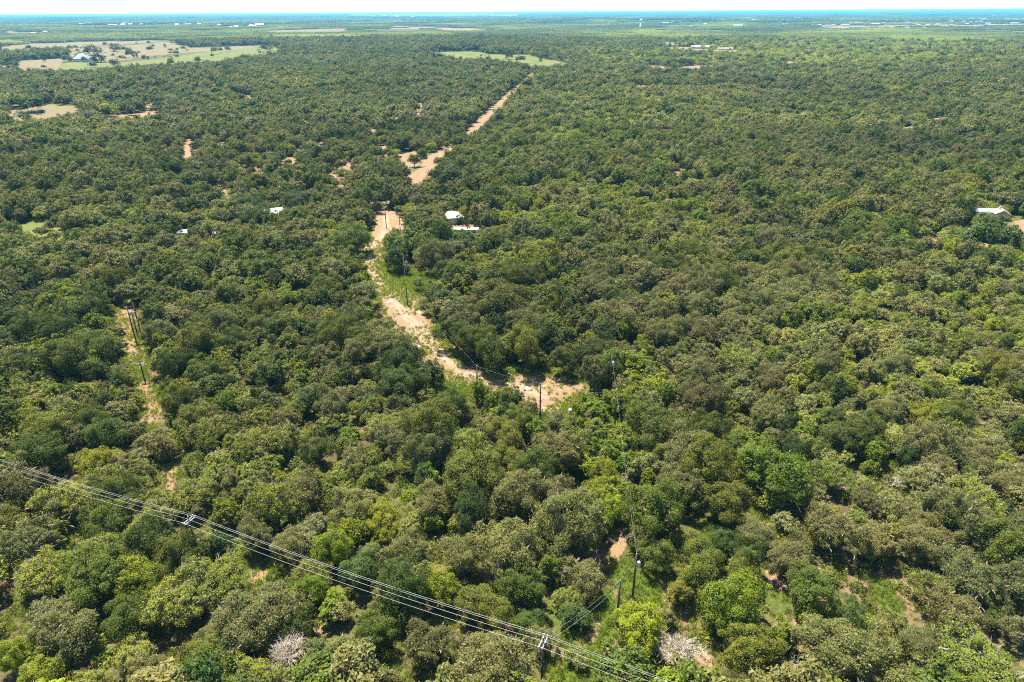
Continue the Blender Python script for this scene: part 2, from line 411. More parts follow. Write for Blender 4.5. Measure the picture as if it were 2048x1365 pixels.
# ---- the sheet itself: fine where the camera looks, coarse behind
fine = np.radians(np.arange(-43, 43.001, .26))
coarse = np.radians(np.arange(47, 360-46.9, 6.))
ang = np.concatenate([fine, coarse]); na = len(ang)
rad = [0.5, 15., 30., 42.]
r = 52.
while r < 46000:
    rad.append(r); r *= 1.0078
rad.append(46000.)
rad = np.array(rad); nr = len(rad)
A, R = np.meshgrid(ang, rad)
X = (R*np.sin(A)).ravel(); Y = (R*np.cos(A)).ravel(); Z = height(X, Y)
D = np.sqrt(X*X+Y*Y)
ia, ir = np.meshgrid(np.arange(na), np.arange(nr-1))
ia = ia.ravel(); ir = ir.ravel(); ia2 = (ia+1) % na
Fq = np.stack([ir*na+ia, (ir+1)*na+ia, (ir+1)*na+ia2, ir*na+ia2], 1)[:, ::-1]
att = {k: np.zeros(len(X), np.float32) for k in ('dirt', 'green', 'tan', 'field', 'chalk', 'soil', 'rut')}
fx = X[Fq].mean(1); fy = Y[Fq].mean(1)
face_id = np.full(len(Fq), -1)
for k, (nm, at, W, ch, _p) in enumerate(AREAS_W):
    wscale = .007*np.linalg.norm(W.mean(0))+.25
    m_ = 4*wscale
    x0, y0 = W.min(0)-m_; x1, y1 = W.max(0)+m_
    s = np.where((X > x0) & (X < x1) & (Y > y0) & (Y < y1))[0]
    if len(s):
        d = sdist(X[s], Y[s], W)
        if nm == 'dirt_track' and W[:, 1].max() < 420: d = d+1.4
        v = np.clip(d/(2*wscale)+.5, 0, 1)
        att[at][s] = np.maximum(att[at][s], v)
        att['chalk'][s] = np.maximum(att['chalk'][s], (v > 0)*ch)
    s = np.where((fx > x0) & (fx < x1) & (fy > y0) & (fy < y1))[0]
    if len(s): face_id[s[in_poly(fx[s], fy[s], W)]] = k
_c = ground_at(*zip(*[(770,430),(772,455),(752,490),(735,512),(738,535),(758,562),(785,592),(812,630),(845,668),(880,705),(918,735),(965,762),(1030,772),(1090,790)]))[:, :2]
_c = resample(_c, 2.)
_s = np.where((D > 100) & (D < 420))[0]; _d = np.full(len(_s), 1e9)
for q in _c: _d = np.minimum(_d, np.hypot(X[_s]-q[0], Y[_s]-q[1]))
att['rut'][_s] = np.exp(-((_d-1.1)/.55)**2)
_qx, _qy, _ = project(np.stack([X, Y, Z], 1))
att['soil'] = np.maximum(np.clip(1.4-np.hypot((_qx-620)/260, (_qy-320)/80), 0, 1), .6*np.clip(1.4-np.hypot((_qx-1500)/500, (_qy-1250)/150), 0, 1)).astype(np.float32)*(D > 40)
att['wood'] = np.clip((D-4500)/2500, 0, 1).astype(np.float32)
def sheet(name, faces, kind='structure'):
    used, inv = np.unique(faces.ravel(), return_inverse=True)
    me = mesh_from(name, np.stack([X[used], Y[used], Z[used]], 1), inv.reshape(-1, 4), [GROUND], smooth=True)
    for k, v in att.items():
        a = me.attributes.new(k, 'FLOAT', 'POINT'); a.data.foreach_set('value', v[used])
    o = link(name, me); o['kind'] = kind; return o
sheet('ground', Fq[face_id < 0])
for k, (nm, *_rest) in enumerate(AREAS_W):
    fk = Fq[face_id == k]
    if len(fk): sheet(nm, fk)

# the road behind the parcel, hidden but for glimpses
asph = plain('asphalt', (.17, .16, .145), .9, var=.12, scale=.6)
def strip(name, line, half, mat, lift):
    t = np.gradient(line, axis=0); t /= np.linalg.norm(t, axis=1)[:, None]+1e-9
    nrm = np.stack([-t[:, 1], t[:, 0]], 1)
    L = line+nrm*half; Rr = line-nrm*half; n = len(line)
    V = np.concatenate([np.c_[L, height(L[:, 0], L[:, 1])+lift], np.c_[Rr, height(Rr[:, 0], Rr[:, 1])+lift]])
    F = np.array([[i, i+1, n+i+1, n+i] for i in range(n-1)])[:, ::-1]
    o = link(name, mesh_from(name, V, F, [mat])); o['kind'] = 'structure'; return o
strip('road', ROAD, 3.6, asph, .03)
strip('road_line', ROAD, .08, plain('road_paint', (.75, .62, .15), .7, var=.1), .036)

# ============================================================ trees
def unit(n, r):
    v = r.normal(size=(n, 3)); return v/np.linalg.norm(v, axis=1)[:, None]

def leaf_tris(P, Nrm, s, r):
    n = len(P)
    a = np.cross(Nrm, unit(n, r)); a /= np.linalg.norm(a, axis=1)[:, None]+1e-9
    b = np.cross(Nrm, a)
    s = (s*r.uniform(.55, 1.45, n))[:, None]; w = r.uniform(.4, .75, n)[:, None]
    sk = r.uniform(-.35, .35, n)[:, None]
    V = np.stack([P+a*s, P-a*s*.6+b*s*w, P-a*s*(.6+sk)-b*s*w], 1).reshape(-1, 3)
    return V, np.arange(3*n).reshape(-1, 3)

def tubes(segs, n=5):
    """segs: list of (points (k,3), radii (k))"""
    Vs = []; Fs = []; b = 0
    for P, rd in segs:
        P = np.asarray(P, float); k = len(P)
        t = np.gradient(P, axis=0); t /= np.linalg.norm(t, axis=1)[:, None]+1e-9
        ref = np.where(np.abs(t[:, 2:3]) > .8, np.array([[1., 0, 0]]), np.array([[0, 0, 1.]]))
        a = np.cross(t, ref); a /= np.linalg.norm(a, axis=1)[:, None]+1e-9; c = np.cross(t, a)
        th = np.arange(n)*2*np.pi/n
        ring = P[:, None]+(a[:, None]*np.cos(th)[None, :, None]+c[:, None]*np.sin(th)[None, :, None])*np.asarray(rd)[:, None, None]
        Vs.append(ring.reshape(-1, 3))
        for i in range(k-1):
            for j in range(n):
                Fs.append((b+i*n+j, b+i*n+(j+1) % n, b+(i+1)*n+(j+1) % n, b+(i+1)*n+j))
        b += k*n
    return np.concatenate(Vs), np.array(Fs)

# nominal trees are 2 units wide crowns of radius 1 scaled on placing: build them in metres at radius 4.5
SPEC = {  # crown radius a, half height c, crown centre height, clusters, cluster size, sparse, twigginess
 'oak':   dict(a=4.5, c=3.3, zc=4.6, ncl=52, rc=(.15, .27), hole=.12, twig=150, flat=.8, low=-.45),
 'grey':  dict(a=4.5, c=3.2, zc=4.7, ncl=54, rc=(.14, .25), hole=.25, twig=380, flat=.8, low=-.40),
 'mesq':  dict(a=4.5, c=2.5, zc=3.9, ncl=60, rc=(.11, .21), hole=.38, twig=620, flat=.65, low=-.30),
 'bright':dict(a=4.5, c=3.6, zc=4.6, ncl=70, rc=(.12, .22), hole=.14, twig=120, flat=.8, low=-.55),
 'dark':  dict(a=4.5, c=5.0, zc=5.6, ncl=50, rc=(.17, .28), hole=.05, twig=60, flat=.95, low=-.75),
 'pale':  dict(a=4.5, c=2.6, zc=3.9, ncl=60, rc=(.11, .20), hole=.40, twig=700, flat=.65, low=-.30),
}
SPEC['teal'] = dict(SPEC['bright'], twig=60)
LODS = {'near': (30000, .118), 'mid': (5600, .27), 'far': (1150, .55)}

def make_tree_arrays(kind, seed, lod):
    sp = SPEC[kind]; r = np.random.default_rng(seed)
    a, c, zc = sp['a'], sp['c'], sp['zc']
    nleaf, ls = LODS[lod]
    if kind in ('bright', 'teal'): ls *= 1.15
    if kind in ('mesq', 'pale'): nleaf = int(nleaf*.85)
    ncl = sp['ncl']
    # clusters spread over a lumpy dome, every tree with its own lean and bays
    dirs = []
    while len(dirs) < ncl:
        cand = unit(12, r); cand = cand[cand[:, 2] > sp['low']]
        if not len(cand): continue
        if dirs:
            dd = np.min(np.linalg.norm(cand[:, None]-np.array(dirs)[None], axis=2), axis=1); dirs.append(cand[np.argmax(dd)])
        else: dirs.append(cand[0])
    dirs = np.array(dirs)
    ph = r.uniform(0, 6.28, 4)
    az = np.arctan2(dirs[:, 1], dirs[:, 0])
    lob = 1+.20*np.sin(2*az+ph[0])+.17*np.sin(3*az+ph[1])+.13*np.sin(5*az+ph[2])
    rf = r.uniform(.62, .90, ncl)*lob
    inner = r.uniform(size=ncl) < .22; rf[inner] *= .5
    stray = r.uniform(size=ncl) < .12; rf[stray] *= 1.28
    cen = dirs*rf[:, None]*np.array([a, a, c])+np.array([0, 0, zc])
    cen[:, :2] += r.normal(0, .35, 2)
    cen[:, 2] = np.maximum(cen[:, 2], 1.0 if kind != 'dark' else .7)
    rc = a*r.uniform(*sp['rc'], ncl)*r.choice([.7, 1., 1.3], ncl)
    # leaves
    w = rc**2; w /= w.sum()
    ci = r.choice(ncl, nleaf, p=w)
    d = unit(nleaf, r)
    out = cen[ci]-np.array([0, 0, zc-1.2]); out /= np.linalg.norm(out, axis=1)[:, None]+1e-9
    d = d+.45*out+np.array([0, 0, .25]); d /= np.linalg.norm(d, axis=1)[:, None]
    rr = r.uniform(.35, 1.08, nleaf)**.6
    # ragged: leaf cells left empty
    P = cen[ci]+d*(rc[ci]*rr)[:, None]*np.array([1, 1, sp['flat']])
    ns = int(nleaf*.24); sd2 = unit(ns, r); sd2 = sd2[sd2[:, 2] > sp['low']]; ns = len(sd2)
    a2 = np.arctan2(sd2[:, 1], sd2[:, 0])
    lob2 = 1+.20*np.sin(2*a2+ph[0])+.17*np.sin(3*a2+ph[1])+.13*np.sin(5*a2+ph[2])
    bump = 1+.07*np.sin(sd2[:, 0]*9+ph[3])*np.sin(sd2[:, 1]*8+ph[0])+.05*np.sin(sd2[:, 2]*11+sd2[:, 0]*13+ph[1])
    P[:ns] = sd2*(lob2*bump*r.uniform(.60, 1.06, ns)**.5)[:, None]*np.array([a, a, c])*.98+np.array([0, 0, zc]); d[:ns] = sd2
    q = np.sin(P[:, 0]*3.1+ph[0])*np.sin(P[:, 1]*3.4+ph[1])*np.sin(P[:, 2]*3.9+ph[2])
    keep = (q > -1+2*sp['hole']*.9) | (r.uniform(size=nleaf) > .82)
    
    P = P[keep]; d = d[keep]
    P[:, 2] = np.maximum(P[:, 2], .15)
    nrm = d*.85+np.array([0, 0, {'near': .55, 'mid': .85, 'far': 1.25}[lod]])+unit(len(P), r)*(.85 if lod != 'far' else .6); nrm /= np.linalg.norm(nrm, axis=1)[:, None]
    LV, LF = leaf_tris(P, nrm, ls, r)
    # trunk, limbs and twigs
    segs = []
    if lod != 'far':
        lean = r.normal(0, .25, 2); fork = zc*.38
        base = np.array([0, 0, -.3]); fp = np.array([lean[0], lean[1], fork])
        tr = .27 if kind != 'dark' else .2
        segs.append(([base, (base+fp)/2+np.r_[r.normal(0, .08, 2), 0], fp], [tr*1.35, tr, tr*.8]))
        order = np.argsort(-rf)[:(22 if lod == 'near' else 10)]
        for j in order:
            e = cen[j]; mid = fp*.45+e*.55+np.r_[r.normal(0, .35, 2), -.15*abs(r.normal())*a*.3]
            segs.append(([fp, mid, e], [tr*.55, tr*.30, .035]))
    nt_ = sp['twig'] if lod == 'near' else (sp['twig']//3 if lod == 'mid' else 0)
    tw = None
    if nt_:
        k = r.choice(ncl, nt_, p=w); td = unit(nt_, r)+np.array([0, 0, .35])+.5*(cen[k]-np.array([0, 0, zc]))/a
        td /= np.linalg.norm(td, axis=1)[:, None]
        st = cen[k]+td*(rc[k]*r.uniform(.1, .7, nt_))[:, None]; L = (r.uniform(.5, 1.3, nt_))[:, None]
        side = np.cross(td, unit(nt_, r)); side /= np.linalg.norm(side, axis=1)[:, None]+1e-9
        wd = .015 if lod == 'near' else .035
        bend = unit(nt_, r)*L*.18
        tw = (np.stack([st-side*wd, st+side*wd, st+td*L*.55+bend+side*wd*.6, st+td*L], 1).reshape(-1, 3), np.arange(nt_*4).reshape(-1, 4))
    if segs:
        TV, TF = tubes(segs, 5 if lod == 'near' else 4)
        if tw is not None: TF = np.concatenate([TF, tw[1]+len(TV)]); TV = np.concatenate([TV, tw[0]])
    else: TV = np.zeros((0, 3)); TF = np.zeros((0, 4), int)
    return LV, LF, TV, TF

def bark_of(kind): return BARK if kind in ('dark', 'teal', 'bright', 'oak') else BARK_PALE
TEMPL = bpy.data.collections.new('tree_templates')       # not part of the scene: only read by the scattering nodes
tmpl_index = {}; NEAR = {}
def add_template(name, me):
    o = bpy.data.objects.new('template_%03d' % len(tmpl_index), me); TEMPL.objects.link(o)
    tmpl_index[name] = len(tmpl_index)
KINDS = ['oak', 'grey', 'mesq', 'bright', 'dark', 'teal', 'pale']
NVAR = {'near': 4, 'mid': 4, 'far': 3}
for kd in KINDS:
    for v in range(4 if kd in ('oak', 'grey') else 3):
        LV, LF, TV, TF = make_tree_arrays(kd, 100*KINDS.index(kd)+v, 'near')
        NEAR[(kd, v)] = (mesh_from('trunk', TV, TF, [bark_of(kd)]), mesh_from('crown', LV, LF, [LEAF[kd]]))
    for lod in ('mid', 'far'):
        for v in range(3):
            LV, LF, TV, TF = make_tree_arrays(kd, 1000+100*KINDS.index(kd)+10*v+(lod == 'far'), lod)
            me = mesh_from('tree_'+lod, np.concatenate([LV, TV]), [LF, TF+len(LV)], [LEAF[kd], bark_of(kd)],
                           np.r_[np.zeros(len(LF)), np.ones(len(TF))])
            add_template((kd, lod, v), me)
NN = {kd: (4 if kd in ('oak', 'grey') else 3) for kd in KINDS}

# low brush and weeds
def bush_mesh(kd, seed, n, ls, a=1., c=.7):
    r = np.random.default_rng(seed)
    d = unit(n, r); d[:, 2] = np.abs(d[:, 2]); az = np.arctan2(d[:, 1], d[:, 0])
    k = 1+.25*np.sin(3*az+seed)+.2*np.sin(5*az+2*seed)
    P = d*(r.uniform(.3, 1, n)**.5*k)[:, None]*np.array([a, a, c]); P[:, 2] += .05
    nn = d+unit(n, r)*.9; nn /= np.linalg.norm(nn, axis=1)[:, None]
    V, F = leaf_tris(P, nn, ls, r); return mesh_from('bush', V, F, [LEAF[kd]])
for i, kd in enumerate(['mesq', 'pale', 'bright', 'grey', 'oak']):
    add_template(('bush', kd), bush_mesh(kd, 50+i, 260, .13))
straw_m = leaf_mat('dry_grass_blades', (.30, .22, .10), (.52, .42, .22), (.30, .30, .08), .2)
weed_m = leaf_mat('green_weed_blades', (.10, .16, .02), (.27, .36, .05), (.30, .33, .06), .35)
def tuft_mesh(mat, seed, n, h):
    r = np.random.default_rng(seed); b = np.c_[r.normal(0, .22, (n, 2)), np.zeros(n)]
    dr = np.c_[r.normal(0, .5, (n, 2)), np.ones(n)]; dr /= np.linalg.norm(dr, axis=1)[:, None]
    side = np.cross(dr, unit(n, r)); side /= np.linalg.norm(side, axis=1)[:, None]; L = (h*r.uniform(.5, 1.2, n))[:, None]
    V = np.stack([b-side*.045, b+side*.045, b+dr*L], 1).reshape(-1, 3)
    return mesh_from('tuft', V, np.arange(3*n).reshape(-1, 3), [mat])
add_template(('tuft', 'straw'), tuft_mesh(straw_m, 1, 26, .45))
add_template(('tuft', 'weed'), tuft_mesh(weed_m, 2, 40, .8))

# clumps of far woods: 90 m and 260 m patches of small crowns
def patch_mesh(size, spacing, crown, tri, ts, seed, kinds):
    r = np.random.default_rng(seed); g = np.arange(-size/2, size/2, spacing)
    gx, gy = np.meshgrid(g, g); gx = gx.ravel()+r.uniform(-.45, .45, gx.size)*spacing; gy = gy.ravel()+r.uniform(-.45, .45, gy.size)*spacing
    k = r.uniform(size=len(gx)) < .9; gx = gx[k]; gy = gy[k]; n = len(gx)
    cr = crown*r.uniform(.7, 1.3, n)
    d = unit(n*tri, r); d[:, 2] = np.abs(d[:, 2]); idx = np.repeat(np.arange(n), tri)
    P = np.c_[gx[idx], gy[idx], cr[idx]*.55]+d*np.c_[cr[idx], cr[idx], cr[idx]*.75]*r.uniform(.7, 1, n*tri)[:, None]
    nn = d+unit(n*tri, r)*.5+np.array([0, 0, .9]); nn /= np.linalg.norm(nn, axis=1)[:, None]
    V, F = leaf_tris(P, nn, ts, r)
    tk = r.integers(0, len(kinds), n)[idx]
    return mesh_from('patch', V, F, [LEAF[q] for q in kinds], tk)
add_template(('p90', 0), patch_mesh(92, 7.5, 5.2, 26, 2.3, 61, ['oak', 'dark', 'grey', 'oak']))
add_template(('p90', 1), patch_mesh(92, 7.5, 5.0, 26, 2.3, 62, ['oak', 'grey', 'bright', 'oak']))
add_template(('p90', 2), patch_mesh(92, 6.5, 4.2, 22, 2.1, 63, ['mesq', 'bright', 'mesq', 'grey']))
add_template(('p260', 0), patch_mesh(265, 13, 10, 12, 7., 64, ['oak', 'dark', 'oak', 'grey']))
add_template(('p260', 1), patch_mesh(265, 13, 9, 12, 7., 65, ['mesq', 'grey', 'oak', 'bright']))

# ---- trees one can point at, read off the photograph: crown centre x, y, crown width, kind, height/width
LM = [
 (290,1088,105,'oak',1.0),(215,1045,85,'oak',.95),(352,1105,95,'oak',1.0),(547,1005,105,'mesq',1.0),(455,1022,52,'bright',1.25),
 (668,1095,80,'bright',1.1),(626,1178,62,'bright',1.1),(430,1165,130,'mesq',.75),(335,1212,120,'mesq',.8),(85,1335,90,'bright',.8),
 (415,1305,95,'oak',.9),(256,1232,95,'oak',1.0),(137,1270,120,'grey',.9),(520,1235,150,'grey',.8),(585,1245,80,'oak',1.1),
 (655,1318,110,'grey',.85),(945,950,120,'oak',1.),(1030,985,100,'grey',1.),(865,1000,80,'grey',1.),(1140,1035,130,'grey',1.05),(1010,1108,125,'grey',1.),
 (925,1110,82,'grey',1.1),(730,962,46,'bright',1.1),(762,1032,80,'bright',.9),(855,948,52,'bright',1.),(726,1132,80,'teal',1.),
 (1210,948,62,'bright',1.),(1190,986,66,'bright',1.),(1222,1022,62,'bright',1.1),(1190,1045,50,'bright',1.1),(1212,905,60,'bright',1.),(1255,925,56,'bright',1.),
 (1300,1020,120,'oak',1.05),(1365,975,90,'grey',1.),(1056,1245,62,'dark',.9),(1148,1228,60,'dark',.9),(972,1212,100,'oak',.9),(1042,1172,90,'oak',1.),
 (1277,1252,100,'bright',1.15),(1357,1178,60,'oak',1.),(750,1262,84,'oak',1.),(858,1282,100,'grey',.9),(985,1330,150,'grey',.8),(1150,1318,44,'grey',.8),
 (880,1170,80,'bright',1.),(815,1100,80,'grey',1.),(1560,950,130,'bright',.95),(1464,998,90,'oak',1.),(1475,1198,125,'bright',.95),(1560,1272,58,'bright',1.3),
 (1617,1248,42,'bright',1.1),(1703,1222,62,'teal',.9),(1495,1300,110,'oak',1.),(1690,1300,150,'grey',.8),(1622,1172,100,'oak',.9),(1842,1290,90,'grey',.8),
 (1912,1232,112,'grey',.85),(1938,1155,110,'grey',.85),(1868,1170,80,'mesq',.8),(1965,1330,170,'mesq',.7),(1230,800,50,'bright',1.),(1170,880,50,'bright',1.),(1215,985,60,'bright',1.),(1243,975,50,'bright',1.),(1178,930,55,'bright',1.),(1235,890,46,'bright',1.),(1300,740,50,'bright',.9),(1290,700,50,'bright',.9),(1180,800,36,'bright',1.),(1160,905,44,'bright',1.),(1400,1130,100,'oak',1.),(1440,1085,80,'dark',.9),
 (1052,690,76,'oak',1.2),(1128,716,62,'oak',1.),(978,700,75,'oak',1.15),(951,678,70,'oak',1.1),(915,668,70,'oak',1.),(1182,748,52,'grey',1.6),
 (858,740,58,'dark',1.),(800,765,90,'oak',.9),(963,781,36,'bright',1.4),(1022,800,52,'oak',1.3),(988,805,42,'bright',1.2),(1052,818,52,'oak',.9),
 (788,515,45,'dark',1.25),(811,535,26,'grey',.9),(838,512,34,'mesq',1.),(1082,512,88,'bright',.8),(1145,568,56,'bright',1.),(1018,637,34,'teal',1.2),
 (1104,664,34,'teal',1.),(1206,656,56,'dark',1.05),(1203,618,50,'pale',.8),(1002,600,110,'oak',.8),(1175,686,50,'bright',.9),(1268,722,60,'bright',.9),
 (1312,770,60,'bright',.9),(1285,830,78,'oak',1.05),(1193,818,50,'bright',.9),(1203,862,56,'bright',.9),(1245,870,56,'bright',.9),(930,882,72,'mesq',.85),
 (827,828,50,'oak',1.),(847,824,30,'teal',1.1),(700,870,45,'bright',.9),(1110,836,36,'grey',.8),(840,566,24,'grey',1.1),(700,478,82,'oak',.75),(655,500,50,'oak',.8),
 (338,730,62,'oak',1.2),(441,716,46,'bright',1.),(543,745,56,'oak',1.1),(543,602,48,'oak',.9),(253,505,52,'oak',.9),(22,640,58,'oak',1.1),
 (390,408,58,'dark',.7),(470,412,50,'dark',.75),(500,405,60,'dark',.75),(588,398,60,'dark',.75),(450,432,42,'dark',.8),(515,428,60,'dark',.8),
 (905,352,50,'dark',.9),(942,352,50,'oak',.9),(1960,470,60,'teal',.95),(2015,470,55,'teal',.9),(1985,450,60,'teal',.9),(1897,484,36,'bright',1.),(1930,478,40,'teal',.9),
 (1330,560,60,'grey',.9),(1385,500,60,'grey',.8),(1560,480,90,'grey',.8),(1500,550,70,'grey',.8),(1460,470,50,'bright',.7),(1640,500,60,'oak',.9),(1700,470,60,'oak',.9),
 (1760,470,60,'oak',.9),(1850,830,70,'bright',.8),(1905,830,90,'oak',.7),(1400,800,90,'grey',1.),(1480,720,80,'mesq',.8),(1385,770,60,'oak',1.),
 (700,1010,90,'grey',.9),(600,985,90,'grey',1.),(790,880,80,'grey',.9),(1120,900,90,'grey',1.),(1010,870,80,'oak',1.),(1075,930,80,'oak',1.),(640,900,70,'oak',.9),
 (205,865,80,'oak',.9),(90,860,90,'oak',.9),(550,880,90,'mesq',.8),(430,860,80,'mesq',.8),(1660,950,80,'mesq',.8),(1850,960,90,'pale',.7),(1950,1000,110,'mesq',.7),
 (1660,1060,100,'grey',.9),(1740,1080,90,'grey',.9),(1590,1110,90,'grey',.9),(1850,1080,100,'grey',.8),(60,1080,110,'grey',.85),(130,1000,100,'mesq',.8),
 (1320,1110,70,'oak',1.),(1415,860,80,'oak',1.),(1540,830,80,'grey',1.),(1290,935,60,'grey',1.),(905,345,45,'dark',.9),(1000,345,40,'oak',.9),(730,395,60,'oak',.8),
 (875,420,45,'oak',.8),(975,440,50,'dark',.8),(925,440,30,'dark',1.),(1010,480,40,'oak',.9),(870,500,60,'oak',.8),(920,500,60,'grey',.8),
 (308,872,36,'pale',.8),(326,905,40,'mesq',.8),(80,462,26,'grey',.9),(52,472,24,'mesq',.9),(112,470,26,'mesq',.9),(98,450,22,'oak',.9),(877,323,22,'grey',.9),(828,320,24,'oak',1.),(905,283,15,'grey',1.),(850,372,24,'mesq',.9),(990,226,12,'oak',.9),
 (185,103,34,'dark',.6),(232,98,22,'dark',.7),(200,118,30,'dark',.6),(232,130,17,'dark',.8),(185,132,14,'dark',.8),(272,112,18,'dark',.8),(244,118,18,'grey',.6),
 (290,116,9,'dark',.9),(162,113,24,'dark',.6),(135,120,20,'oak',.6),(30,132,30,'dark',.6),(1017,115,16,'dark',1.2),(1040,121,24,'oak',.6),(1082,122,8,'dark',1.),
 (530,96,26,'dark',.5),(160,200,36,'dark',.7),(72,212,50,'dark',.7),(235,200,50,'dark',.6),(255,200,40,'dark',.7),(285,200,24,'dark',.8),(50,235,30,'dark',.7),(215,225,34,'mesq',.8),
]
trees = []   # dict rows: x, y, diam, kind, aspect(height factor), landmark flag
for (px, py, w, kd, asp) in LM:
    if w <= 0: continue
    zc = 5.
    for _ in range(4):
        p = at_height(px, py, zc)
        if np.hypot(p[0], p[1]) > 600:
            q = ground_at([px], [py+w*.25])[0]; p = q
        dep = (p-C0) @ f_; W = w*dep/F_PX; zc = .55*(W*asp+.5) if np.hypot(p[0], p[1]) <= 600 else 0
    nom = (SPEC[kd]['zc']+SPEC[kd]['c']*.95)/9.
    trees.append((p[0], p[1], W, KINDS.index(kd), asp/nom, 1))
LMT = np.array(trees)

# ---- the rest of the wood
REG = [ # x, y, rx, ry, weights (oak grey mesq bright dark teal pale), density factor, size factor
 (1730,720,360,190, (.10,.30,.60,.15,.02,.0,.18), 1.0, .72),
 (1960,620,200,120, (.06,.15,.8,.25,.02,.0,.2), 1.0, .70),
 (1900,1000,300,250, (.10,.35,.35,.06,.02,.0,.35), 1.0, .88),
 (1450,500,420,110, (.45,.45,.05,.22,.10,.0,.03), 1.0, 1.08),
 (1250,440,260,60, (.12,.25,.45,.40,.02,.0,.1), 1.0, .85),
 (1200,250,260,90, (.10,.25,.60,.30,.04,.0,.15), 1.0, .8),
 (1350,320,480,50, (.50,.30,.10,.1,.2,.0,.0), 1.0, 1.),
 (1750,300,350,100, (.30,.40,.35,.12,.08,.0,.05), 1.0, .95),
 (1500,190,500,60, (.25,.35,.40,.15,.05,.0,.1), 1.0, .9),
 (1700,100,450,45, (.03,.08,.9,.35,.02,.0,.3), 1.0, .85),
 (1200,110,120,20, (.05,.12,.75,.35,.03,.0,.1), 1.0, .85),
 (600,320,280,100, (.38,.45,.15,.06,.06,.0,.06), .66, .9),
 (300,180,350,50, (.35,.35,.28,.05,.12,.0,.05), .92, .95),
 (750,160,300,60, (.50,.30,.10,.05,.25,.0,.0), 1.0, 1.),
 (350,430,350,60, (.40,.30,.25,.12,.12,.0,.1), 1.0, .9),
 (480,620,250,150, (.28,.33,.45,.12,.03,.0,.12), 1.0, .82),
 (120,600,200,200, (.45,.35,.15,.06,.08,.0,.03), 1.0, .9),
 (420,850,300,140, (.18,.25,.55,.22,.04,.01,.15), 1.0, .85),
 (1000,870,260,120, (.38,.45,.08,.18,.06,.01,.0), 1.0, 1.),
 (1200,900,90,220, (.15,.15,.05,.9,.05,.03,.0), 1.0, .75),
 (1150,600,160,110, (.40,.30,.06,.35,.10,.03,.0), 1.0, .95),
 (250,1200,400,200, (.30,.40,.30,.12,.04,.01,.05), 1.0, 1.05),
 (950,1150,300,200, (.30,.50,.05,.22,.08,.01,.0), 1.0, 1.05),
 (1450,1150,250,200, (.35,.40,.12,.18,.05,.01,.02), .92, 1.),
]
DEF = np.array([.38, .34, .20, .12, .08, .003, .05])
SIZE = {'oak': (6., 12.5), 'grey': (5.5, 12.), 'mesq': (4.5, 9.), 'bright': (4., 8.5), 'dark': (5., 8.), 'teal': (4., 6.), 'pale': (5., 9.)}

def wnoise(x, y, L, s):
    r = np.random.default_rng(s); v = np.zeros(len(x))
    for k in range(6):
        th = r.uniform(0, 6.28); w = 2*np.pi/(L*r.uniform(.6, 1.8)); v += np.sin((x*np.cos(th)+y*np.sin(th))*w+r.uniform(0, 6.28))
    return v/np.sqrt(3.)

def scatter(r0, r1, cell, seed):
    r = np.random.default_rng(seed); half = math.radians(47)
    xm = r1*math.sin(half)
    gx = np.arange(-xm, xm, cell); gy = np.arange(r0*.6, r1, cell*.866)
    GX, GY = np.meshgrid(gx, gy); GX = GX+(np.arange(len(gy)) % 2)[:, None]*cell/2
    x = GX.ravel()+r.uniform(-.42, .42, GX.size)*cell; y = GY.ravel()+r.uniform(-.42, .42, GX.size)*cell
    d = np.hypot(x, y); an = np.abs(np.arctan2(x, y))
    k = (d >= r0) & (d < r1) & (an < half) & (y > 8)
    return x[k], y[k], r

SMALL = {'bare_soil', 'dry_pasture', 'field'}
def clear_mask(x, y, W, Ht, slack=1.):
    """True where a crown would stand on, or hide from the photograph's side, ground that lies open"""
    z = height(x, y); bad = np.zeros(len(x), bool)
    tests = [(0, .55), (-.30, .55), (.30, .55), (0, .85), (0, .25), (0, 0.)]
    tests += [(-.48, .45), (.48, .45), (.62, .45), (-.62, .45)]
    jx = 4*np.sin(x/47.+y/61.)+2*np.sin(x/19.-y/23.); jy = 1.*np.sin(x/53.-y/37.+1.)
    lone = (np.abs(np.sin(x*3.11+y*7.77)*9173.3) % 1) < .006
    for (dx, hz) in tests:
        P = np.stack([x+dx*W*slack, y, z+Ht*hz*slack], 1); ix, iy, _ = project(P); ff_ = np.clip((y-900)/600, 0, 1); ix = ix+jx*ff_; iy = iy+jy*ff_
        for (nm, at, Wp, ch, poly) in AREAS_W:
            px = [p[0] for p in poly]; py = [p[1] for p in poly]
            s = (ix > min(px)) & (ix < max(px)) & (iy > min(py)) & (iy < max(py)) & ~bad
            if s.any():
                i = np.where(s)[0]; i = i[in_poly(ix[i], iy[i], poly)]
                if nm == 'bare_soil': i = i[(np.abs(np.sin(x[i]*12.9898+y[i]*78.233)*43758.5) % 1) < np.where(y[i] > 400, .96, .88)]
                if abs(dx) > .5 and nm != 'dirt_track': continue
                if nm in ('field', 'dry_pasture'): i = i[~lone[i]]
                bad[i] = True
    # keep off the road
    for i0 in range(0, len(ROAD), 1):
        bad |= (x-ROAD[i0, 0])**2+(y-ROAD[i0, 1])**2 < 5.5**2
    return bad

DEAD_PX = [(1353, 1318, 42), (1572, 1350, 24), (1792, 985, 34), (1738, 1328, 20), (590, 1345, 34)]
